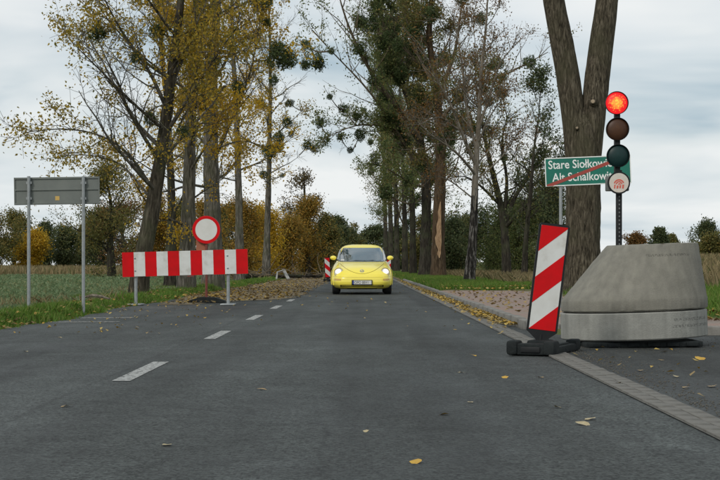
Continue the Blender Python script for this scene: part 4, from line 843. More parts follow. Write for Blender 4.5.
# right row
R0 = TP(38, (583, 296), (583, 250), (583, 200), (583, 150), (584, 108)); 
def forked():
    r = np.random.default_rng(3); base = R0[0].copy(); root = empty('forked_tree', tuple(base)); tag(root, 'thick forked tree trunk behind the green place-name sign', 'tree')
    T = resample(R0, 40) - base; n = len(T); T[0, 2] -= 0.3
    rad = np.interp(np.linspace(0, 1, n), [0, 0.06, 0.2, 0.6, 0.8, 0.9, 1], [0.62, 0.48, 0.43, 0.41, 0.42, 0.36, 0.15])
    def shell(P, rr, sides, amp, seed):
        V, Q = sweep(P, rr, sides); D = V - np.repeat(P, sides, 0); z = V[:, 2]; ph = np.tile(np.arange(sides), len(P)) * 2 * math.pi / sides
        f = amp * (1.1 * np.sin(ph * 17 + 2.1 * np.sin(z * 2.3 + seed)) * np.sin(z * 3.1 + ph * 3) + np.sin(ph * 9 + 1.3 * np.sin(z * 1.7 + seed)) * 0.6 + np.sin(ph * 5 + z * 0.8 + seed) * 0.6 + 0.9 * np.sin(ph * 2 + z * 1.9)) + r.normal(0, amp * 0.5, len(V))
        return V + D * f[:, None], Q
    V, Q = shell(T, rad, 48, 0.022, 1.0); o = obj_np('trunk', V, Q, B_NEAR, root, smooth=True)
    la = resample([W(582, 205, 38), W(577.5, 150, 38), W(574, 118, 38), W(569.5, 85, 38), W(565.5, 60, 38), W(561.5, 40, 38), W(554.5, 7, 38), W(546, -40, 37.8), W(532, -130, 37.5), W(520, -250, 37)], 34) - base
    ra = resample([W(584, 205, 38), W(588.5, 150, 38), W(592.5, 118, 38), W(596.5, 85, 38.1), W(599.5, 60, 38.2), W(602, 40, 38.2), W(607, 4, 38.3), W(612, -50, 38.4), W(618, -140, 38.6), W(630, -260, 39)], 34) - base
    for nm, P, r0_, sd in (('fork', la, 0.285, 4.0), ('fork', ra, 0.30, 9.0)):
        V, Q = shell(P, np.interp(np.linspace(0, 1, 34), [0, 0.12, 0.25, 0.45, 1], [r0_ * 1.0, r0_ * 1.08, r0_ * 1.02, r0_ * 0.92, 0.06]), 40, 0.022, sd); obj_np(nm, V, Q, B_NEAR, root, smooth=True)
    wood = Wood(); tips = []
    for P in (la, ra):
        for j in range(14):
            k = r.integers(18, 33); a = r.uniform(0, 6.28); d = np.array([math.cos(a), math.sin(a), 0.6]); Pb = walk(r, P[k], d, r.uniform(2, 4), 8, 0.12, 0.04); wood.add(Pb, np.linspace(0.05, 0.012, 9), 6)
            for _ in range(8):
                k2 = r.integers(2, 8); P2 = walk(r, Pb[k2], r.normal(0, 1, 3) + np.array([0, 0, .3]), r.uniform(0.6, 1.6), 6, 0.14, 0.02); wood.add(P2, np.linspace(0.014, 0.004, 7), 4); tips.append(P2[2:])
    V, Q = wood.arrays(); obj_np('limbs', V, Q, B_NEAR, root, smooth=True)
    V, Q = leaves(r, np.concatenate(tips), 2, 0.15, 0.09); obj_np('crown', V, Q, L_OLIVE, root)
    cutm = mat('pale_cut_wood', (0.33, 0.26, 0.18), (0.2, 0.16, 0.11), rough=0.9, scale=30)
    for (u, v, s) in ((593.0, 101.5, 0.06), (577, 128, 0.035)):
        p = W(u, v, 38 - 0.36 if v > 90 else 38 - 0.25) - base; q = MB(); d = Vector((r.normal(0, .35), -1, 0.25)).normalized(); Tm = Matrix.Translation(Vector(p)) @ d.to_track_quat('Z', 'Y').to_matrix().to_4x4()
        q.lathe([(s * 1.9, -0.14), (s * 1.4, -0.02), (s, 0.022), (s * 0.8, 0.025)], 14, Tm); kn = q.build('knot', B_NEAR, root); q = MB(); q.lathe([(s * 0.85, 0.0245), (0, 0.03)], 14, Tm); q.build('cut_face', cutm, kn)
forked()
make_tree('birch_tree', 'slim pale-limbed birch with bare branches at the end of the pink pavement', 'tree', GR, 12,
    TP(60, (469, 285), (473, 240), (475, 190), (477, 140), (480, 80), (484, 30), top=13), [0.22, 0.155, 0.115, 0.085, 0.06, 0.035, 0.012],
    limbs=[([W(476, 165, 60), W(462, 135, 59.5), W(452, 105, 59), W(432, 72, 58.5), W(424, 50, 58)], 0.085), ([W(477, 150, 60), W(466, 110, 60), W(462, 60, 60), W(452, 10, 60)], 0.08), ([W(478, 130, 60), W(490, 95, 60), W(500, 60, 60), W(522, 38, 60)], 0.07),
           ([W(476, 175, 60), W(455, 150, 59), W(430, 135, 58.6), W(408, 112, 58)], 0.06), ([W(476, 180, 60), W(500, 160, 60.5), W(520, 130, 61)], 0.04), ([W(475, 200, 60), W(450, 180, 60), W(425, 172, 59)], 0.035), ([W(478, 140, 60), W(455, 128, 60), W(440, 115, 59), W(418, 125, 58)], 0.055)],
    n1=16, start=0.35, L1=2.8, elev=(15, 55), n2=8, n3=6, nl=2, ls=0.08, lm=L_RUST, bm_=B_BIRCH, lb_=B_PALE, keep=0.8, split=3.2)
TRK = [0.40, 0.33, 0.26, 0.20, 0.14, 0.08, 0.03]
make_tree('poplar_tree', 'big scarred poplar with a pale split in its bark right of the yellow car', 'tree', GR, 41,
    TP(85, (438, 279), (438, 230), (440, 180), (440, 130), (436, 80), (428, 40), (432, -10), top=22), TRK,
    limbs=[([W(440, 120, 85), W(470, 85, 84), W(500, 78, 83), W(548, 52, 82)], 0.11), ([W(438, 100, 85), W(456, 50, 85), W(462, 0, 85)], 0.16), ([W(437, 90, 85), W(415, 50, 85), W(402, 0, 85)], 0.14)],
    n1=40, start=0.22, L1=4.0, elev=(0, 60), n2=8, n3=6, nl=4, ls=0.13, clump=0.35, lm=L_OLIVE, bm_=B_BROWN, lb_=B_TWIG, mist=[(497, 64, 9), (502, 93, 7), (487, 103, 6), (412, 33, 9), (398, 44, 8), (430, 15, 9), (445, 60, 8), (480, 20, 7), (503, 78, 5)], Ym=84, nm=40, mr=(0.2, 0.55))
make_tree('poplar_tree', 'dark leaning poplar with long limbs over the road, beside the scarred poplar', 'tree', GR, 44,
    TP(89, (425, 280), (426, 230), (427, 185), (418, 130), (402, 80), (385, 30), top=21), [0.34, 0.27, 0.22, 0.16, 0.11, 0.06, 0.03],
    limbs=[([W(421, 140, 89), W(395, 105, 88), W(368, 70, 87), W(345, 20, 86), W(335, -20, 85)], 0.16), ([W(424, 165, 89), W(395, 128, 88), W(360, 122, 87), W(320, 140, 86)], 0.09), ([W(410, 100, 89), W(390, 60, 89), W(372, 10, 88)], 0.12), ([W(425, 175, 89), W(402, 140, 88), W(370, 90, 86), W(330, 50, 85), W(312, 30, 84)], 0.10)],
    n1=44, start=0.22, L1=4.6, elev=(0, 55), n2=8, n3=6, nl=5, ls=0.13, clump=-0.1, lm=L_MID, bm_=B_DARK, lb_=B_TWIG,
    mist=[(306, 46, 6), (318, 62, 9), (305, 65, 6), (371, 26, 9), (383, 42, 10), (376, 8, 6), (374, 15, 5), (400, 47, 9), (408, 30, 8), (344, 108, 7), (330, 98, 4), (340, 138, 4), (350, 150, 4), (360, 135, 7), (320, 124, 6), (392, 62, 8), (401, 72, 8), (356, 118, 5), (385, 95, 8), (373, 82, 7), (390, 118, 8), (365, 60, 5)], Ym=87.5, nm=64, mr=(0.2, 0.6))
for i, (u, Y, rr, lab, lm, top) in enumerate([(413, 106, 0.24, 'dark poplar trunk just beyond the leaning poplar', L_MID, 20), (405, 122, 0.24, 'second dark poplar beyond the leaning poplar', L_OLIVE, 21), (397, 146, 0.27, 'third dark poplar beyond the leaning poplar', L_MID, 22),
        (391, 176, 0.30, 'poplar far down the road, seen just over the yellow car mirror', L_OLIVE, 22), (386, 215, 0.34, 'farthest poplar on the open side, above the roof of the yellow car', L_MID, 23)]):
    make_tree('poplar_tree', lab, 'tree', GR, 60 + i, TP(Y, (u, 277), (u - 0.5, 220), (u - 2, 160), (u - 5, 100), (u - 8, 30), top=top), [rr * 1.05, rr * 0.85, rr * 0.68, rr * 0.5, rr * 0.35, rr * 0.2, 0.03],
        n1=32, start=0.16, L1=4.6, elev=(0, 55), n2=6, n3=5, nl=4, ls=0.16, lsp=0.22, clump=-0.5, lm=lm, bm_=B_DARK, lb_=B_TWIG, nm=16, mr=(0.3, 0.7))
make_tree('oak_tree', 'low-forking dark tree with bare crooked limbs behind the slim birch', 'tree', GR, 71,
    TP(76, (507, 279), (506, 250), (504, 222), (497, 190), (488, 150), (480, 110), top=11), [0.26, 0.21, 0.17, 0.12, 0.08, 0.05, 0.02],
    limbs=[([W(505, 222, 76), W(515, 195, 76), W(530, 175, 76), W(548, 150, 76)], 0.16), ([W(505, 228, 76), W(520, 210, 75), W(540, 195, 74), W(562, 192, 73)], 0.11), ([W(504, 215, 76), W(508, 180, 76), W(500, 140, 76), W(510, 110, 76)], 0.12), ([W(500, 205, 76), W(480, 185, 75.5), W(465, 175, 75), W(450, 178, 75)], 0.08)],
    n1=20, start=0.30, L1=3.4, elev=(5, 50), n2=8, n3=6, nl=3, ls=0.11, lm=L_OLIVE, bm_=B_DARK, keep=0.45, nm=5, mr=(0.2, 0.4))
make_tree('young_tree', 'thin dark leafy tree between the crooked tree and the leaning beacon board', 'tree', GR, 75,
    TP(70, (524, 281), (526, 240), (530, 200), (534, 160), (538, 120), top=9), [0.16, 0.12, 0.10, 0.08, 0.05, 0.03, 0.01], n1=24, start=0.2, L1=2.2, elev=(10, 55), n2=6, n3=5, nl=5, ls=0.11, clump=0.3, lm=L_DARK, bm_=B_DARK)
# the split on the scarred poplar
sc = MB(); pts = []
p = W(439.5, 240, 85); yb = p[1] - 0.405
for (du, v, w) in ((0.6, 258, 0.02), (0.2, 254, 0.11), (0.9, 250, 0.08), (0.0, 244, 0.17), (-0.3, 238, 0.20), (0.4, 233, 0.13), (0.2, 226, 0.15), (0.9, 219, 0.08), (0.8, 212, 0.10), (1.6, 202, 0.02)): pts.append((W(438.5 + du, v, 85)[0], W(0, v, 85)[2], w))
poly = [(x - w, z) for x, z, w in pts] + [(x + w * 0.8, z) for x, z, w in pts[::-1]]
tr = [o for o in bpy.data.objects if o.name.startswith('poplar_tree') and 'scarred' in o.get('label', '')][0]
sc.prism([(x - tr.location.x, z - tr.location.z) for x, z in poly], 0.0, 0.12, Matrix.Translation((0, yb - tr.location.y + 0.06, 0)) @ FACE)
sc.build('bare_wood_scar', mat('bare_split_wood', (0.50, 0.34, 0.20), (0.20, 0.11, 0.055), rough=0.9, scale=5, stretch=(8, 8, 1)), tr)

# ---- shrubs and far trees: many-stemmed, full of leaves
def bushy(name, label, group, seed, u, Y, vtop, wpx, lm, bm_=B_DARK, vbase=None, leaf=None, dens=1.0, trunk=0.12, shape=0.5, cat='tree', lean=0.0):
    r = np.random.default_rng(seed); x = (u - U0) / F * Y; z0 = float(H(x, Y)); hgt = (CH + (V0 - vtop) / F * Y - z0) * 1.10; wd_ = wpx / F * Y / 2 * 1.2
    root = empty(name, (x, Y, z0)); tag(root, label, cat, group)
    q = MB()
    ns = 3 if trunk > 0.35 else 2
    P = walk(r, np.array([0, 0, -0.2]), np.array([lean, 0, 1.0]), hgt * 0.85, 8, 0.05, 0.05); r0 = min(0.35, 0.035 * hgt + 0.04); q.tube(P, np.linspace(r0, 0.02, 9), 8)
    q.build('trunk', bm_, root)
    wood = Wood(); C = []
    nb = int(32 * dens) + 6
    for i in range(nb):
        t = trunk + (1 - trunk) * (i + r.uniform()) / nb; k = min(7, int(t * 8)); a = r.uniform(0, 6.28)
        prof = (math.sin(math.pi * min(1, max(0.02, (t - trunk) / (1 - trunk) * (1 - 0.02))) ** shape) * 0.85 + 0.2)
        L_ = wd_ * prof * r.uniform(0.45, 1.3); e = r.uniform(0.05, 0.9)
        p = P[k] + (P[k + 1] - P[k]) * r.uniform(); Pb = walk(r, p, np.array([math.cos(a) * math.cos(e), math.sin(a) * math.cos(e), math.sin(e)]), max(0.3, L_), 7, 0.10, 0.05); wood.add(Pb, np.linspace(0.02 + 0.012 * L_, 0.008, 8), 5)
        for _ in range(9):
            k2 = r.integers(2, 8); d = r.normal(size=3); d[2] += 0.25; P2 = walk(r, Pb[k2], d, r.uniform(0.25, 0.55) * (0.35 * L_ + 0.5), 4, 0.15, 0.0); wood.add(P2, np.linspace(0.012, 0.005, 5), 3); C.append(P2[1:])
    V, Q = wood.arrays(); obj_np('limbs', V, Q, bm_, root, smooth=True)
    s = leaf or max(0.09, 1.9 / F * Y); C = np.concatenate(C); n = int(10 * dens) + 2; k_ = 5.5 / max(1.5, wd_); g = np.sin(k_ * C[:, 0] + seed) + np.sin(k_ * C[:, 1] + 2 * seed) + np.sin(k_ * 0.9 * C[:, 2] + 3 * seed) + 0.7 * np.sin(2.6 * k_ * C[:, 0] + 2.2 * k_ * C[:, 2]); C = C[g + r.normal(0, 0.3, len(C)) > -0.55]
    V, Q = leaves(r, C, n, 0.20 + 0.05 * wd_, s, 0.7); obj_np('crown', V, Q, lm, root)
    return root
GB = 'autumn shrubs beyond the closed lane'
for i, (u, Y, vt, w, lm, lab) in enumerate([
    (238, 96, 192, 56, L_AUT, 'tall ochre autumn shrub just past the end of the striped barrier'), (262, 104, 205, 44, L_GOLD, 'orange-yellow autumn shrub behind the slender poplar trunk'),
    (285, 112, 212, 40, L_AUT, 'brown-green autumn shrub behind the white debris'), (308, 118, 198, 48, L_AUT, 'rounded brown autumn tree closest to the small far beacon'),
    (322, 150, 214, 30, L_OLIVE, 'olive shrub beyond the small far beacon'), (302, 128, 158, 40, L_SPARSE, 'thin pale-crowned tree rising above the autumn shrubs'),
    (250, 140, 215, 60, L_DARK, 'dark green tree in the gap between the ochre shrubs')]):
    bushy('autumn_shrub', lab, GB, 100 + i, u, Y, vt, w, lm, dens=1.2 if i != 5 else 0.7, trunk=0.05 if i != 5 else 0.25)
GM = 'trees at the far side of the green field'
for i, (u, Y, vt, w, lm, lab) in enumerate([
    (-12, 165, 214, 52, L_OLIVE, 'olive tree at the outer end of the far field edge'), (14, 172, 212, 42, L_OLIVE, 'tall olive and yellow tree beyond the grey sign post'), (32, 170, 232, 34, L_GOLD, 'low golden tree at the field edge behind the grey sign post'),
    (46, 185, 222, 36, L_DARK, 'dark green tree beside the low golden tree'), (66, 178, 230, 36, L_DARK, 'dark green tree between the two sign posts'), (86, 182, 224, 34, L_OLIVE, 'olive tree behind the second sign post'),
    (100, 168, 208, 50, L_DARK, 'dark tree at the field edge short of the leaning poplar'), (112, 110, 160, 76, L_OLIVE, 'brownish green tree close behind the barrier end and the leaning poplar'), (128, 150, 192, 56, L_RUST, 'rusty brown tree just behind the leaning poplar trunk'),
    (160, 155, 198, 56, L_AUT, 'autumn tree seen between the leaning and straight poplars'), (182, 170, 205, 50, L_OLIVE, 'olive tree seen right behind the straight poplar'), (205, 160, 200, 56, L_AUT, 'yellow-brown tree seen below the round sign'), (226, 175, 208, 54, L_DARK, 'dark tree between the thick poplar and the ochre shrub')]):
    bushy('field_tree', lab, GM, 130 + i, u, Y, vt, w, lm, dens=1.1, trunk=0.06)
GC = 'dark bushes behind the birch'
for i, (u, Y, vt, w, lm, lab) in enumerate([
    (454, 112, 218, 40, L_DARK, 'dark bush next to the scarred poplar trunk'), (463, 150, 214, 40, L_OLIVE, 'pale olive tree in the gap before the birch'), (488, 104, 206, 50, L_DARK, 'dark green bush between birch and crooked tree'),
    (504, 96, 196, 52, L_MID, 'dense green bush around the crooked tree trunk'), (522, 90, 205, 52, L_MID, 'green bush behind the thin leafy tree'), (546, 92, 172, 66, L_DARK, 'tall dark leafy tree behind the leaning beacon board'), (556, 130, 196, 40, L_DARK, 'dark tree half hidden by the forked trunk'),
    (424, 190, 214, 40, L_OLIVE, 'far olive tree glimpsed between the dark poplar trunks'), (400, 240, 228, 40, L_DARK, 'distant dark tree just above the yellow car')]):
    bushy('roadside_bush', lab, GC, 160 + i, u, Y, vt, w, lm, dens=1.3, trunk=0.04, cat='bush' if 'bush' in lab else 'tree')
for i, (u, Y, vt, w, lm, lab) in enumerate([
    (704, 165, 222, 30, L_DARK, 'round dark tree in the far field past the concrete cone'), (714, 160, 236, 26, L_OLIVE, 'low olive-brown bush under the round dark tree'), (636, 220, 232, 20, L_RUST, 'small rusty treetop peeking over the concrete cone near the pole'),
    (658, 240, 229, 22, L_DARK, 'small dark treetop peeking over the middle of the concrete cone'), (672, 250, 235, 18, L_OLIVE, 'low olive treetop peeking over the far side of the cone')]):
    bushy('field_tree', lab, 'trees across the dry field', 180 + i, u, Y, vt, w, lm, dens=0.9, trunk=0.08)
for i, (u, Y, vt, w, lm, lab) in enumerate([(340, 260, 218, 40, L_DARK, 'dark distant tree over the car roof on the closed side'), (352, 330, 228, 34, L_OLIVE, 'most distant olive tree closing the road above the car roof'), (330, 215, 226, 34, L_OLIVE, 'distant olive tree behind the small far beacon'), (372, 340, 226, 40, L_DARK, 'most distant dark tree above the car windscreen')]):
    bushy('distant_tree', lab, 'trees at the end of the road', 190 + i, u, Y, vt, w, lm, dens=1.0, trunk=0.05)
# ------------------------------------------------------------------ debris, grass, fallen leaves
lg = MB(); r_ = np.random.default_rng(4)
P = resample([W(240, 281, 84), W(262, 278, 86), W(285, 276.5, 88), W(322, 272.5, 90)], 18); P[:, 2] = 0.17 + r_.normal(0, 0.02, 18); lg.tube(P, np.linspace(0.16, 0.09, 18) * (1 + r_.normal(0, .05, 18)), 10)
lo = lg.build('fallen_log', B_DARK); wb = Wood()
for _ in range(46):
    k = r_.integers(0, 18); d = r_.normal(size=3) * np.array([1, 0.8, 0.55]); d[2] = abs(d[2]); Pb = walk(r_, P[k] + r_.normal(0, .1, 3), d, r_.uniform(0.5, 1.9), 6, 0.18, -0.03); Pb[:, 2] = np.maximum(Pb[:, 2], 0.06); wb.add(Pb, np.linspace(0.035, 0.01, 7), 5)
Vb, Qb = wb.arrays(); obj_np('branches', Vb, Qb, B_TWIG, lo)
tag(lo, 'dark fallen log with broken branches lying along the closed lane near the white debris', 'log')
M_DEB = mat('white_plastic', (0.32, 0.32, 0.30), (0.22, 0.215, 0.2), rough=0.7, scale=5)
for (ua, va, ub, vb, w, lab) in ((283.5, 270, 288.5, 279, 0.08, 'leaning broken white plank by the fallen log'), (278, 272, 284, 270, 0.05, 'short white plank lying on the fallen log'), (277.5, 272, 276.5, 279, 0.04, 'thin white stake standing by the fallen log')):
    a = W(ua, va, 78.5); b_ = W(ub, vb, 77.5); b_[2] = max(b_[2], 0.05); c = (a + b_) / 2; d = Vector(b_ - a); q = MB(); q.box(-w, w, -0.03, 0.03, -d.length / 2, d.length / 2, b=0.008)
    o = q.build('broken_plank', M_DEB); o.location = c; o.rotation_euler = d.to_track_quat('Z', 'Y').to_euler(); tag(o, lab, 'plank', 'white debris by the fallen log')
q = MB(); P = [W(u, v, 29.5) for u, v in ((85, 297), (92, 295.5), (101, 296.5), (110, 299))]; q.tube(P, [0.02, 0.035, 0.03, 0.015], 7); tag(q.build('dry_branch', B_PALE), 'pale dry branch in the grass beside the grey sign post', 'branch')
def blades(x, y, z, h_, w_, r, lean=0.35):
    n = len(x); a = r.uniform(0, 6.28, n); dx, dy = np.cos(a), np.sin(a); lx = r.normal(0, lean, n) * h_; ly = r.normal(0, lean, n) * h_
    b = np.stack([x, y, z], -1); s = np.stack([dx * w_, dy * w_, 0 * x], -1)
    mid = b + np.stack([lx * 0.35, ly * 0.35, h_ * 0.55], -1); tip = b + np.stack([lx, ly, h_], -1)
    V = np.stack([b - s, b + s, mid + s * 0.8, tip, mid - s * 0.8], 1)
    return V.reshape(-1, 3), np.arange(n * 5).reshape(-1, 5)
G_GREEN = leafmat('grass_blades', [(0.075, 0.15, 0.022), (0.11, 0.215, 0.03), (0.15, 0.25, 0.04), (0.20, 0.22, 0.06)], 0.45)
G_DRY = leafmat('dry_grass_blades', [(0.27, 0.205, 0.105), (0.35, 0.275, 0.145), (0.20, 0.155, 0.08), (0.14, 0.15, 0.06)], 0.4)
G_CROP = leafmat('crop_leaves', [(0.115, 0.18, 0.08), (0.15, 0.22, 0.105), (0.19, 0.25, 0.135), (0.22, 0.23, 0.105)], 0.35)
def spread(r, n, x0, x1, y0, y1, power=1.0):
    t = r.uniform(size=n); y = 1 / (1 / y0 + t ** power * (1 / y1 - 1 / y0)); x = r.uniform(x0, x1, n); return x, y
def patch(x, y, s, seed, thr):
    v = np.sin(x * 1.7 / s + seed) * np.cos(y * 0.9 / s + seed * 2) + np.sin((x + y) * 0.6 / s + seed * 3) + 0.6 * np.sin(x * 4.1 / s - y * 2.3 / s); return v > thr
r = np.random.default_rng(77)
# verge on the closed side
x, y = spread(r, 120000, -8.2, -4.3, 17, 95); t = edge_l(y) - x; k = (t > r.uniform(-0.10, 0.12, len(x))) & ((x > -6.4) | patch(x, y, 2, 1.0, -0.3)); x, y = x[k], y[k]
hh = r.uniform(0.04, 0.14, len(x)) * np.where(patch(x, y, 0.8, 2.0, 0.5), 1.35, 0.8); V, Q = blades(x, y, H(x, y) - 0.01, hh, 0.006 + 0.00018 * y, r)
tag(obj_np('verge_grass', V, Q, G_GREEN), 'green verge grass along the closed lane', 'grass', kind='stuff')
x, y = spread(r, 6000, -9, -4.9, 18, 95); k = patch(x, y, 1.5, 5.0, 0.9); x, y = x[k], y[k]; V, Q = blades(x, y, H(x, y), r.uniform(0.12, 0.34, len(x)), 0.006 + 0.00015 * y, r, 0.5)
tag(obj_np('dry_verge_grass', V, Q, G_DRY), 'dry straw stalks in the verge by the grey sign', 'grass', kind='stuff')
# field crop and dry strip beyond
x, y = spread(r, 150000, -62, -6.6, 25, 150); k = x > -(y * 0.30 + 3); x, y = x[k], y[k]; V, Q = blades(x, y, H(x, y), r.uniform(0.06, 0.17, len(x)), 0.016 + 0.0005 * y, r, 0.7)
tag(obj_np('field_crop', V, Q, G_CROP), 'low green crop covering the open field', 'crop', kind='stuff')
x = r.uniform(-75, -7, 26000); y = r.uniform(128, 176, 26000); V, Q = blades(x, y, H(x, y), r.uniform(0.35, 0.95, len(x)), 0.06, r, 0.3)
tag(obj_np('dry_field_strip', V, Q, G_DRY), 'strip of tall dry grass at the far field edge', 'grass', kind='stuff')
# open side: green strip along the kerb, then long dry grass and the rising dry field
x, y = spread(r, 60000, 2.25, 7.5, 44, 150); k = (y > 44.5 + 0.6 * np.sin(x * 3)) ; x, y = x[k], y[k]; V, Q = blades(x, y, H(x, y), r.uniform(0.06, 0.22, len(x)), 0.010 + 0.00012 * y, r)
tag(obj_np('roadside_grass', V, Q, G_GREEN), 'green grass under the roadside trees', 'grass', kind='stuff')
x, y = spread(r, 36000, 4.75, 14, 20, 60); k = (x > 4.9 + r.normal(0, .12, len(x))); x, y = x[k], y[k]; V, Q = blades(x, y, H(x, y), r.uniform(0.07, 0.24, len(x)), 0.007 + 0.00015 * y, r)
tag(obj_np('meadow_grass', V, Q, G_GREEN), 'green grass beside the pink pavement', 'grass', kind='stuff')
x, y = spread(r, 34000, 4.9, 16, 50, 110); k = patch(x, y, 3, 3.0, -0.6); x, y = x[k], y[k]; V, Q = blades(x, y, H(x, y), r.uniform(0.12, 0.5, len(x)), 0.008 + 0.00015 * y, r, 0.5)
tag(obj_np('long_dry_grass', V, Q, G_DRY), 'long dry grass behind the birch', 'grass', kind='stuff')
x = np.concatenate([r.uniform(10, 60, 36000)]); y = r.uniform(40, 185, 36000); k = (x < y * 0.30 + 3) & (x > y * 0.10); x, y = x[k], y[k]; V, Q = blades(x, y, H(x, y), r.uniform(0.2, 0.8, len(x)), 0.02 + 0.0004 * y, r, 0.35)
tag(obj_np('dry_field', V, Q, G_DRY), 'brown dry field rising past the concrete cone', 'grass', kind='stuff')
# leaf litter
M_LIT = leafmat('fallen_leaf_mix', [(0.14, 0.09, 0.035), (0.27, 0.175, 0.04), (0.38, 0.26, 0.055), (0.20, 0.135, 0.05), (0.11, 0.075, 0.035)], 0.15)
M_YEL = leafmat('fallen_yellow_mix', [(0.45, 0.29, 0.04), (0.36, 0.22, 0.04), (0.50, 0.36, 0.09), (0.26, 0.18, 0.07), (0.33, 0.27, 0.15)], 0.15)
def litter(x, y, z, size, r):
    n = len(x); a = r.uniform(0, 6.28, n); s = size * r.uniform(0.55, 1.3, n); ca, sa = np.cos(a), np.sin(a); c = np.stack([x, y, z + 0.012], -1)
    A = np.stack([ca * s * .5, sa * s * .5, r.uniform(-.25, .35, n) * s], -1); B = np.stack([-sa * s * .36, ca * s * .36, r.uniform(-.1, .35, n) * s], -1)
    B2 = np.stack([-sa * s * .36, ca * s * .36, -r.uniform(-.1, .35, n) * s], -1)
    V = np.stack([c - A, c + B, c + A * 1.1, c - B2], 1); V[..., 2] = np.maximum(V[..., 2], z[:, None] + 0.003); return V.reshape(-1, 3), np.arange(n * 4).reshape(-1, 4)
x, y = spread(r, 5500, -5.0, -1.3, 31, 150, 0.8); xr_ = -1.75 - 1.6 * (1 - sm(y, 31.5, 39)); xl_ = edge_l(y) + 0.1 + 0.35 * (1 - sm(y, 31.5, 40)); k = (x < xr_ + r.normal(0, .18, len(x))) & (x > xl_ + r.normal(0, .12, len(x))); x, y = x[k], y[k]
V, Q = litter(x, y, 0.012 + 0.02 * sm(-x, 1.75, 4.0), 0.085, r); tag(obj_np('leaf_litter', V, Q, M_LIT), 'fallen leaves thick on the closed lane', 'fallen leaves', kind='stuff')
x = np.concatenate([1.98 + np.abs(r.normal(0, .13, 2700)) * r.choice([-1, 1], 2700) * 0.9, r.uniform(1.6, 2.1, 8)]); y = np.concatenate([spread(r, 2700, 0, 1, 20.3, 80, 0.75)[1], r.uniform(17, 20, 8)]); k = (x < 2.08) & (patch(x * 3, y, 1.2, 4.0, -0.7) | (r.uniform(size=len(x)) < 0.25)); x, y = x[k], y[k]
V, Q = litter(x, y, 0.02 + 0 * x, 0.07, r); tag(obj_np('kerb_leaves', V, Q, M_YEL), 'yellow leaves drifted against the kerb', 'fallen leaves', kind='stuff')
x = np.concatenate([r.uniform(2.25, 4.6, 420), r.uniform(4.3, 6.5, 700)]); y = np.concatenate([r.uniform(19.8, 43, 420), r.uniform(19.8, 24, 700)]); z = np.where(x < 4.7, 0.098, H(x, y) + 0.05)
V, Q = litter(x, y, z, 0.085, r); tag(obj_np('pavement_leaves', V, Q, M_LIT), 'leaves scattered over the pink pavement', 'fallen leaves', kind='stuff')
x, y = spread(r, 1600, 2.3, 6.5, 43, 110); V, Q = litter(x, y, H(x, y) + 0.10, 0.09, r); tag(obj_np('grass_leaves', V, Q, M_YEL), 'yellow leaves caught in the roadside grass', 'fallen leaves', kind='stuff')
x, y = spread(r, 1500, -6.2, -4.5, 17, 60); V, Q = litter(x, y, H(x, y) + 0.06, 0.08, r); tag(obj_np('verge_leaves', V, Q, M_LIT), 'brown leaves caught in the verge grass', 'fallen leaves', kind='stuff')
x = np.concatenate([r.uniform(-4.5, 1.65, 150), r.uniform(-4.5, -2.3, 110), r.uniform(1.9, 4.2, 70)]); y = np.concatenate([r.uniform(20, 60, 150), r.uniform(18, 31, 110), r.uniform(7, 17.7, 70)])
V, Q = litter(x, y, 0.006 + 0 * x, 0.05, r); tag(obj_np('road_leaves', V, Q, M_YEL), 'small leaves blown over the asphalt', 'fallen leaves', kind='stuff')
x = np.concatenate([r.uniform(-0.5, 4, 900) * 0.0 + 1.92 + np.abs(r.normal(0, 0.16, 900)), r.uniform(1.9, 4.6, 500)]); y = np.concatenate([r.uniform(7, 15.5, 900), r.uniform(14, 17.7, 500)])
n = len(x); s = r.uniform(0.003, 0.008, n); c = np.stack([x, y, 0.004 + s * 0.4], -1); D = np.array([[1, 0, 0], [0, 1, 0], [-1, 0, 0], [0, -1, 0], [0, 0, 1], [0, 0, -1]], float)
V = c[:, None, :] + D[None] * s[:, None, None] * r.uniform(0.6, 1.2, (n, 6, 1)); F8 = np.array([[0, 1, 4], [1, 2, 4], [2, 3, 4], [3, 0, 4], [1, 0, 5], [2, 1, 5], [3, 2, 5], [0, 3, 5]])
Q = (np.arange(n)[:, None, None] * 6 + F8[None]).reshape(-1, 3)
tag(obj_np('bay_gravel', V.reshape(-1, 3), Q, mat('grit', (0.12, 0.11, 0.09), (0.07, 0.065, 0.055), rough=0.95, scale=30)), 'loose grit along the paver strip', 'gravel', kind='stuff')
# single leaves one can pick out on the near road: curled blade with a stalk
def leaf_mesh(seed):
    r = np.random.default_rng(seed); out_ = [(0, -.5), (.2, -.36), (.40, -.12), (.36, .12), (.2, .34), (0, .58), (-.2, .34), (-.36, .12), (-.40, -.12), (-.2, -.36)]
    c1, c2 = r.uniform(.1, .45), r.uniform(-.25, .3); f = lambda x, y: c1 * x * x * 2 + c2 * y * y + 0.1 * r.normal() * abs(x)
    vs = [(0, 0, 0), (0, -.25, 0), (0, .3, c2 * .09)] + [(x, y, f(x, y)) for x, y in out_]; zmin = min(v[2] for v in vs); vs = [(x, y, z - zmin) for x, y, z in vs]
    o = 3; fs = [(1, o, o + 1), (1, o + 1, o + 2), (1, o + 2, 0), (0, o + 2, o + 3), (0, o + 3, 2), (2, o + 3, o + 4), (2, o + 4, o + 5), (2, o + 5, o + 6), (2, o + 6, o + 7), (2, o + 7, 0), (0, o + 7, o + 8), (0, o + 8, 1), (1, o + 8, o + 9), (1, o + 9, o)]
    k = len(vs); vs += [(-.02, -.48, vs[3][2]), (.02, -.48, vs[3][2]), (.05, -.95, .05), (.03, -.95, .05)]; fs.append((k, k + 1, k + 2, k + 3))
    me = bpy.data.meshes.new('fallen_leaf'); me.from_pydata(vs, [], fs); me.update(); return me
LM = [leaf_mesh(i) for i in range(5)]
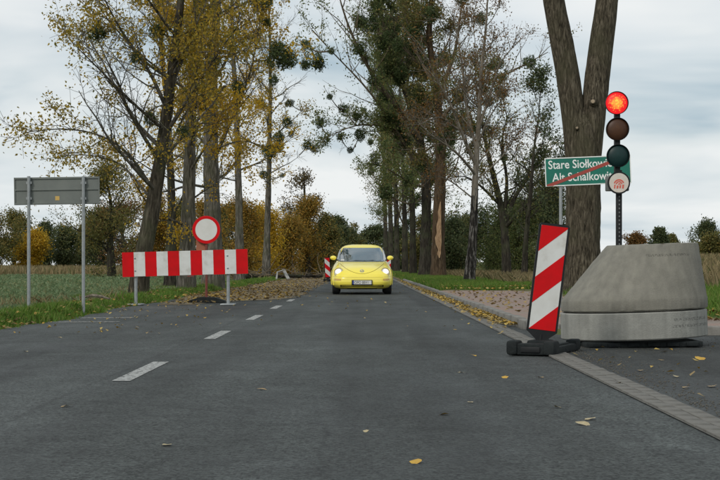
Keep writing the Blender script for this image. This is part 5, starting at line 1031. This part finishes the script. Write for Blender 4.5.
LC = [mat('yellow_leaf', (0.52, 0.33, 0.045), (0.42, 0.24, 0.03), rough=0.7, scale=4), mat('tan_leaf', (0.34, 0.25, 0.13), (0.27, 0.18, 0.08), rough=0.75, scale=4), mat('pale_leaf', (0.42, 0.36, 0.22), (0.36, 0.29, 0.16), rough=0.7, scale=4)]
spots = [(416, 463, 0, .085, 'yellow leaf alone at the bottom edge of the lane'), (167, 446, 2, .075, 'pale leaf near the bottom of the closed-side lane'), (505, 378, 0, .085, 'yellow leaf on the asphalt in front of the rubber foot'), (474, 356, 0, .08, 'small yellow leaf on the lane a step before the rubber foot'),
    (444, 415, 0, .075, 'yellow leaf in mid-lane between foot and picture bottom'), (583, 425, 2, .11, 'larger of two pale curled leaves beside the paver strip'), (590, 420, 2, .09, 'smaller of two pale curled leaves beside the paver strip'), (558, 408, 2, .07, 'pale leaf just behind the two curled leaves'),
    (700, 360, 0, .15, 'largest yellow leaf, on the dark bay below the concrete ring'), (712, 388, 1, .11, 'tan leaf at the outer side of the dark bay'), (686, 389, 1, .08, 'tan leaf in the middle of the dark bay'), (664, 353, 1, .09, 'tan leaf close under the concrete ring'), (676, 378, 2, .08, 'pale leaf in the middle of the dark bay'),
    (65, 407, 1, .08, 'tan leaf left of the nearest lane dash'), (26, 352, 2, .07, 'pale leaf on the asphalt before the grey sign'), (262, 390, 1, .09, 'tan leaf right of the nearest lane dash'), (470, 403, 2, .06, 'small pale leaf beside the yellow mid-lane leaf'), (541, 378, 1, .07, 'tan leaf on the asphalt edge below the rubber foot'),
    (461, 373, 2, .07, 'pale leaf on the lane left of the rubber foot'), (618, 385, 2, .07, 'pale leaf on the paver strip'), (640, 372, 1, .08, 'tan leaf on the bay between paver strip and ring'), (455, 330, 0, .08, 'yellow leaf on the lane below the leaf-filled gutter'), (366, 432, 2, .05, 'tiny pale leaf in the lane centre near the bottom'), (205, 318, 0, .09, 'yellow leaf on the asphalt in front of the round sign'), (60, 338, 2, .08, 'pale leaf on the asphalt near the second sign post')]
for i, (u, v, c, s, lab) in enumerate(spots):
    Y = F * CH / (v - V0); x = (u - U0) / F * Y; me = LM[i % 5].copy(); me.materials.append(LC[c]); o = link(bpy.data.objects.new('fallen_leaf', me)); o.location = (x, Y, 0.012 if x > EDGE_R else 0.004)
    o.rotation_euler = (R(14) if i in (0, 2, 8) else r.normal(0, .10), r.normal(0, .05) if i in (0, 2, 8) else r.normal(0, .10), R(20 * i) % 0.6 - 0.3 if i in (0, 2, 8) else r.uniform(0, 6.28)); o.scale = (s * 0.78, s * 0.78, s * 0.6)
    tag(o, lab, 'leaf', 'single leaves on the asphalt')
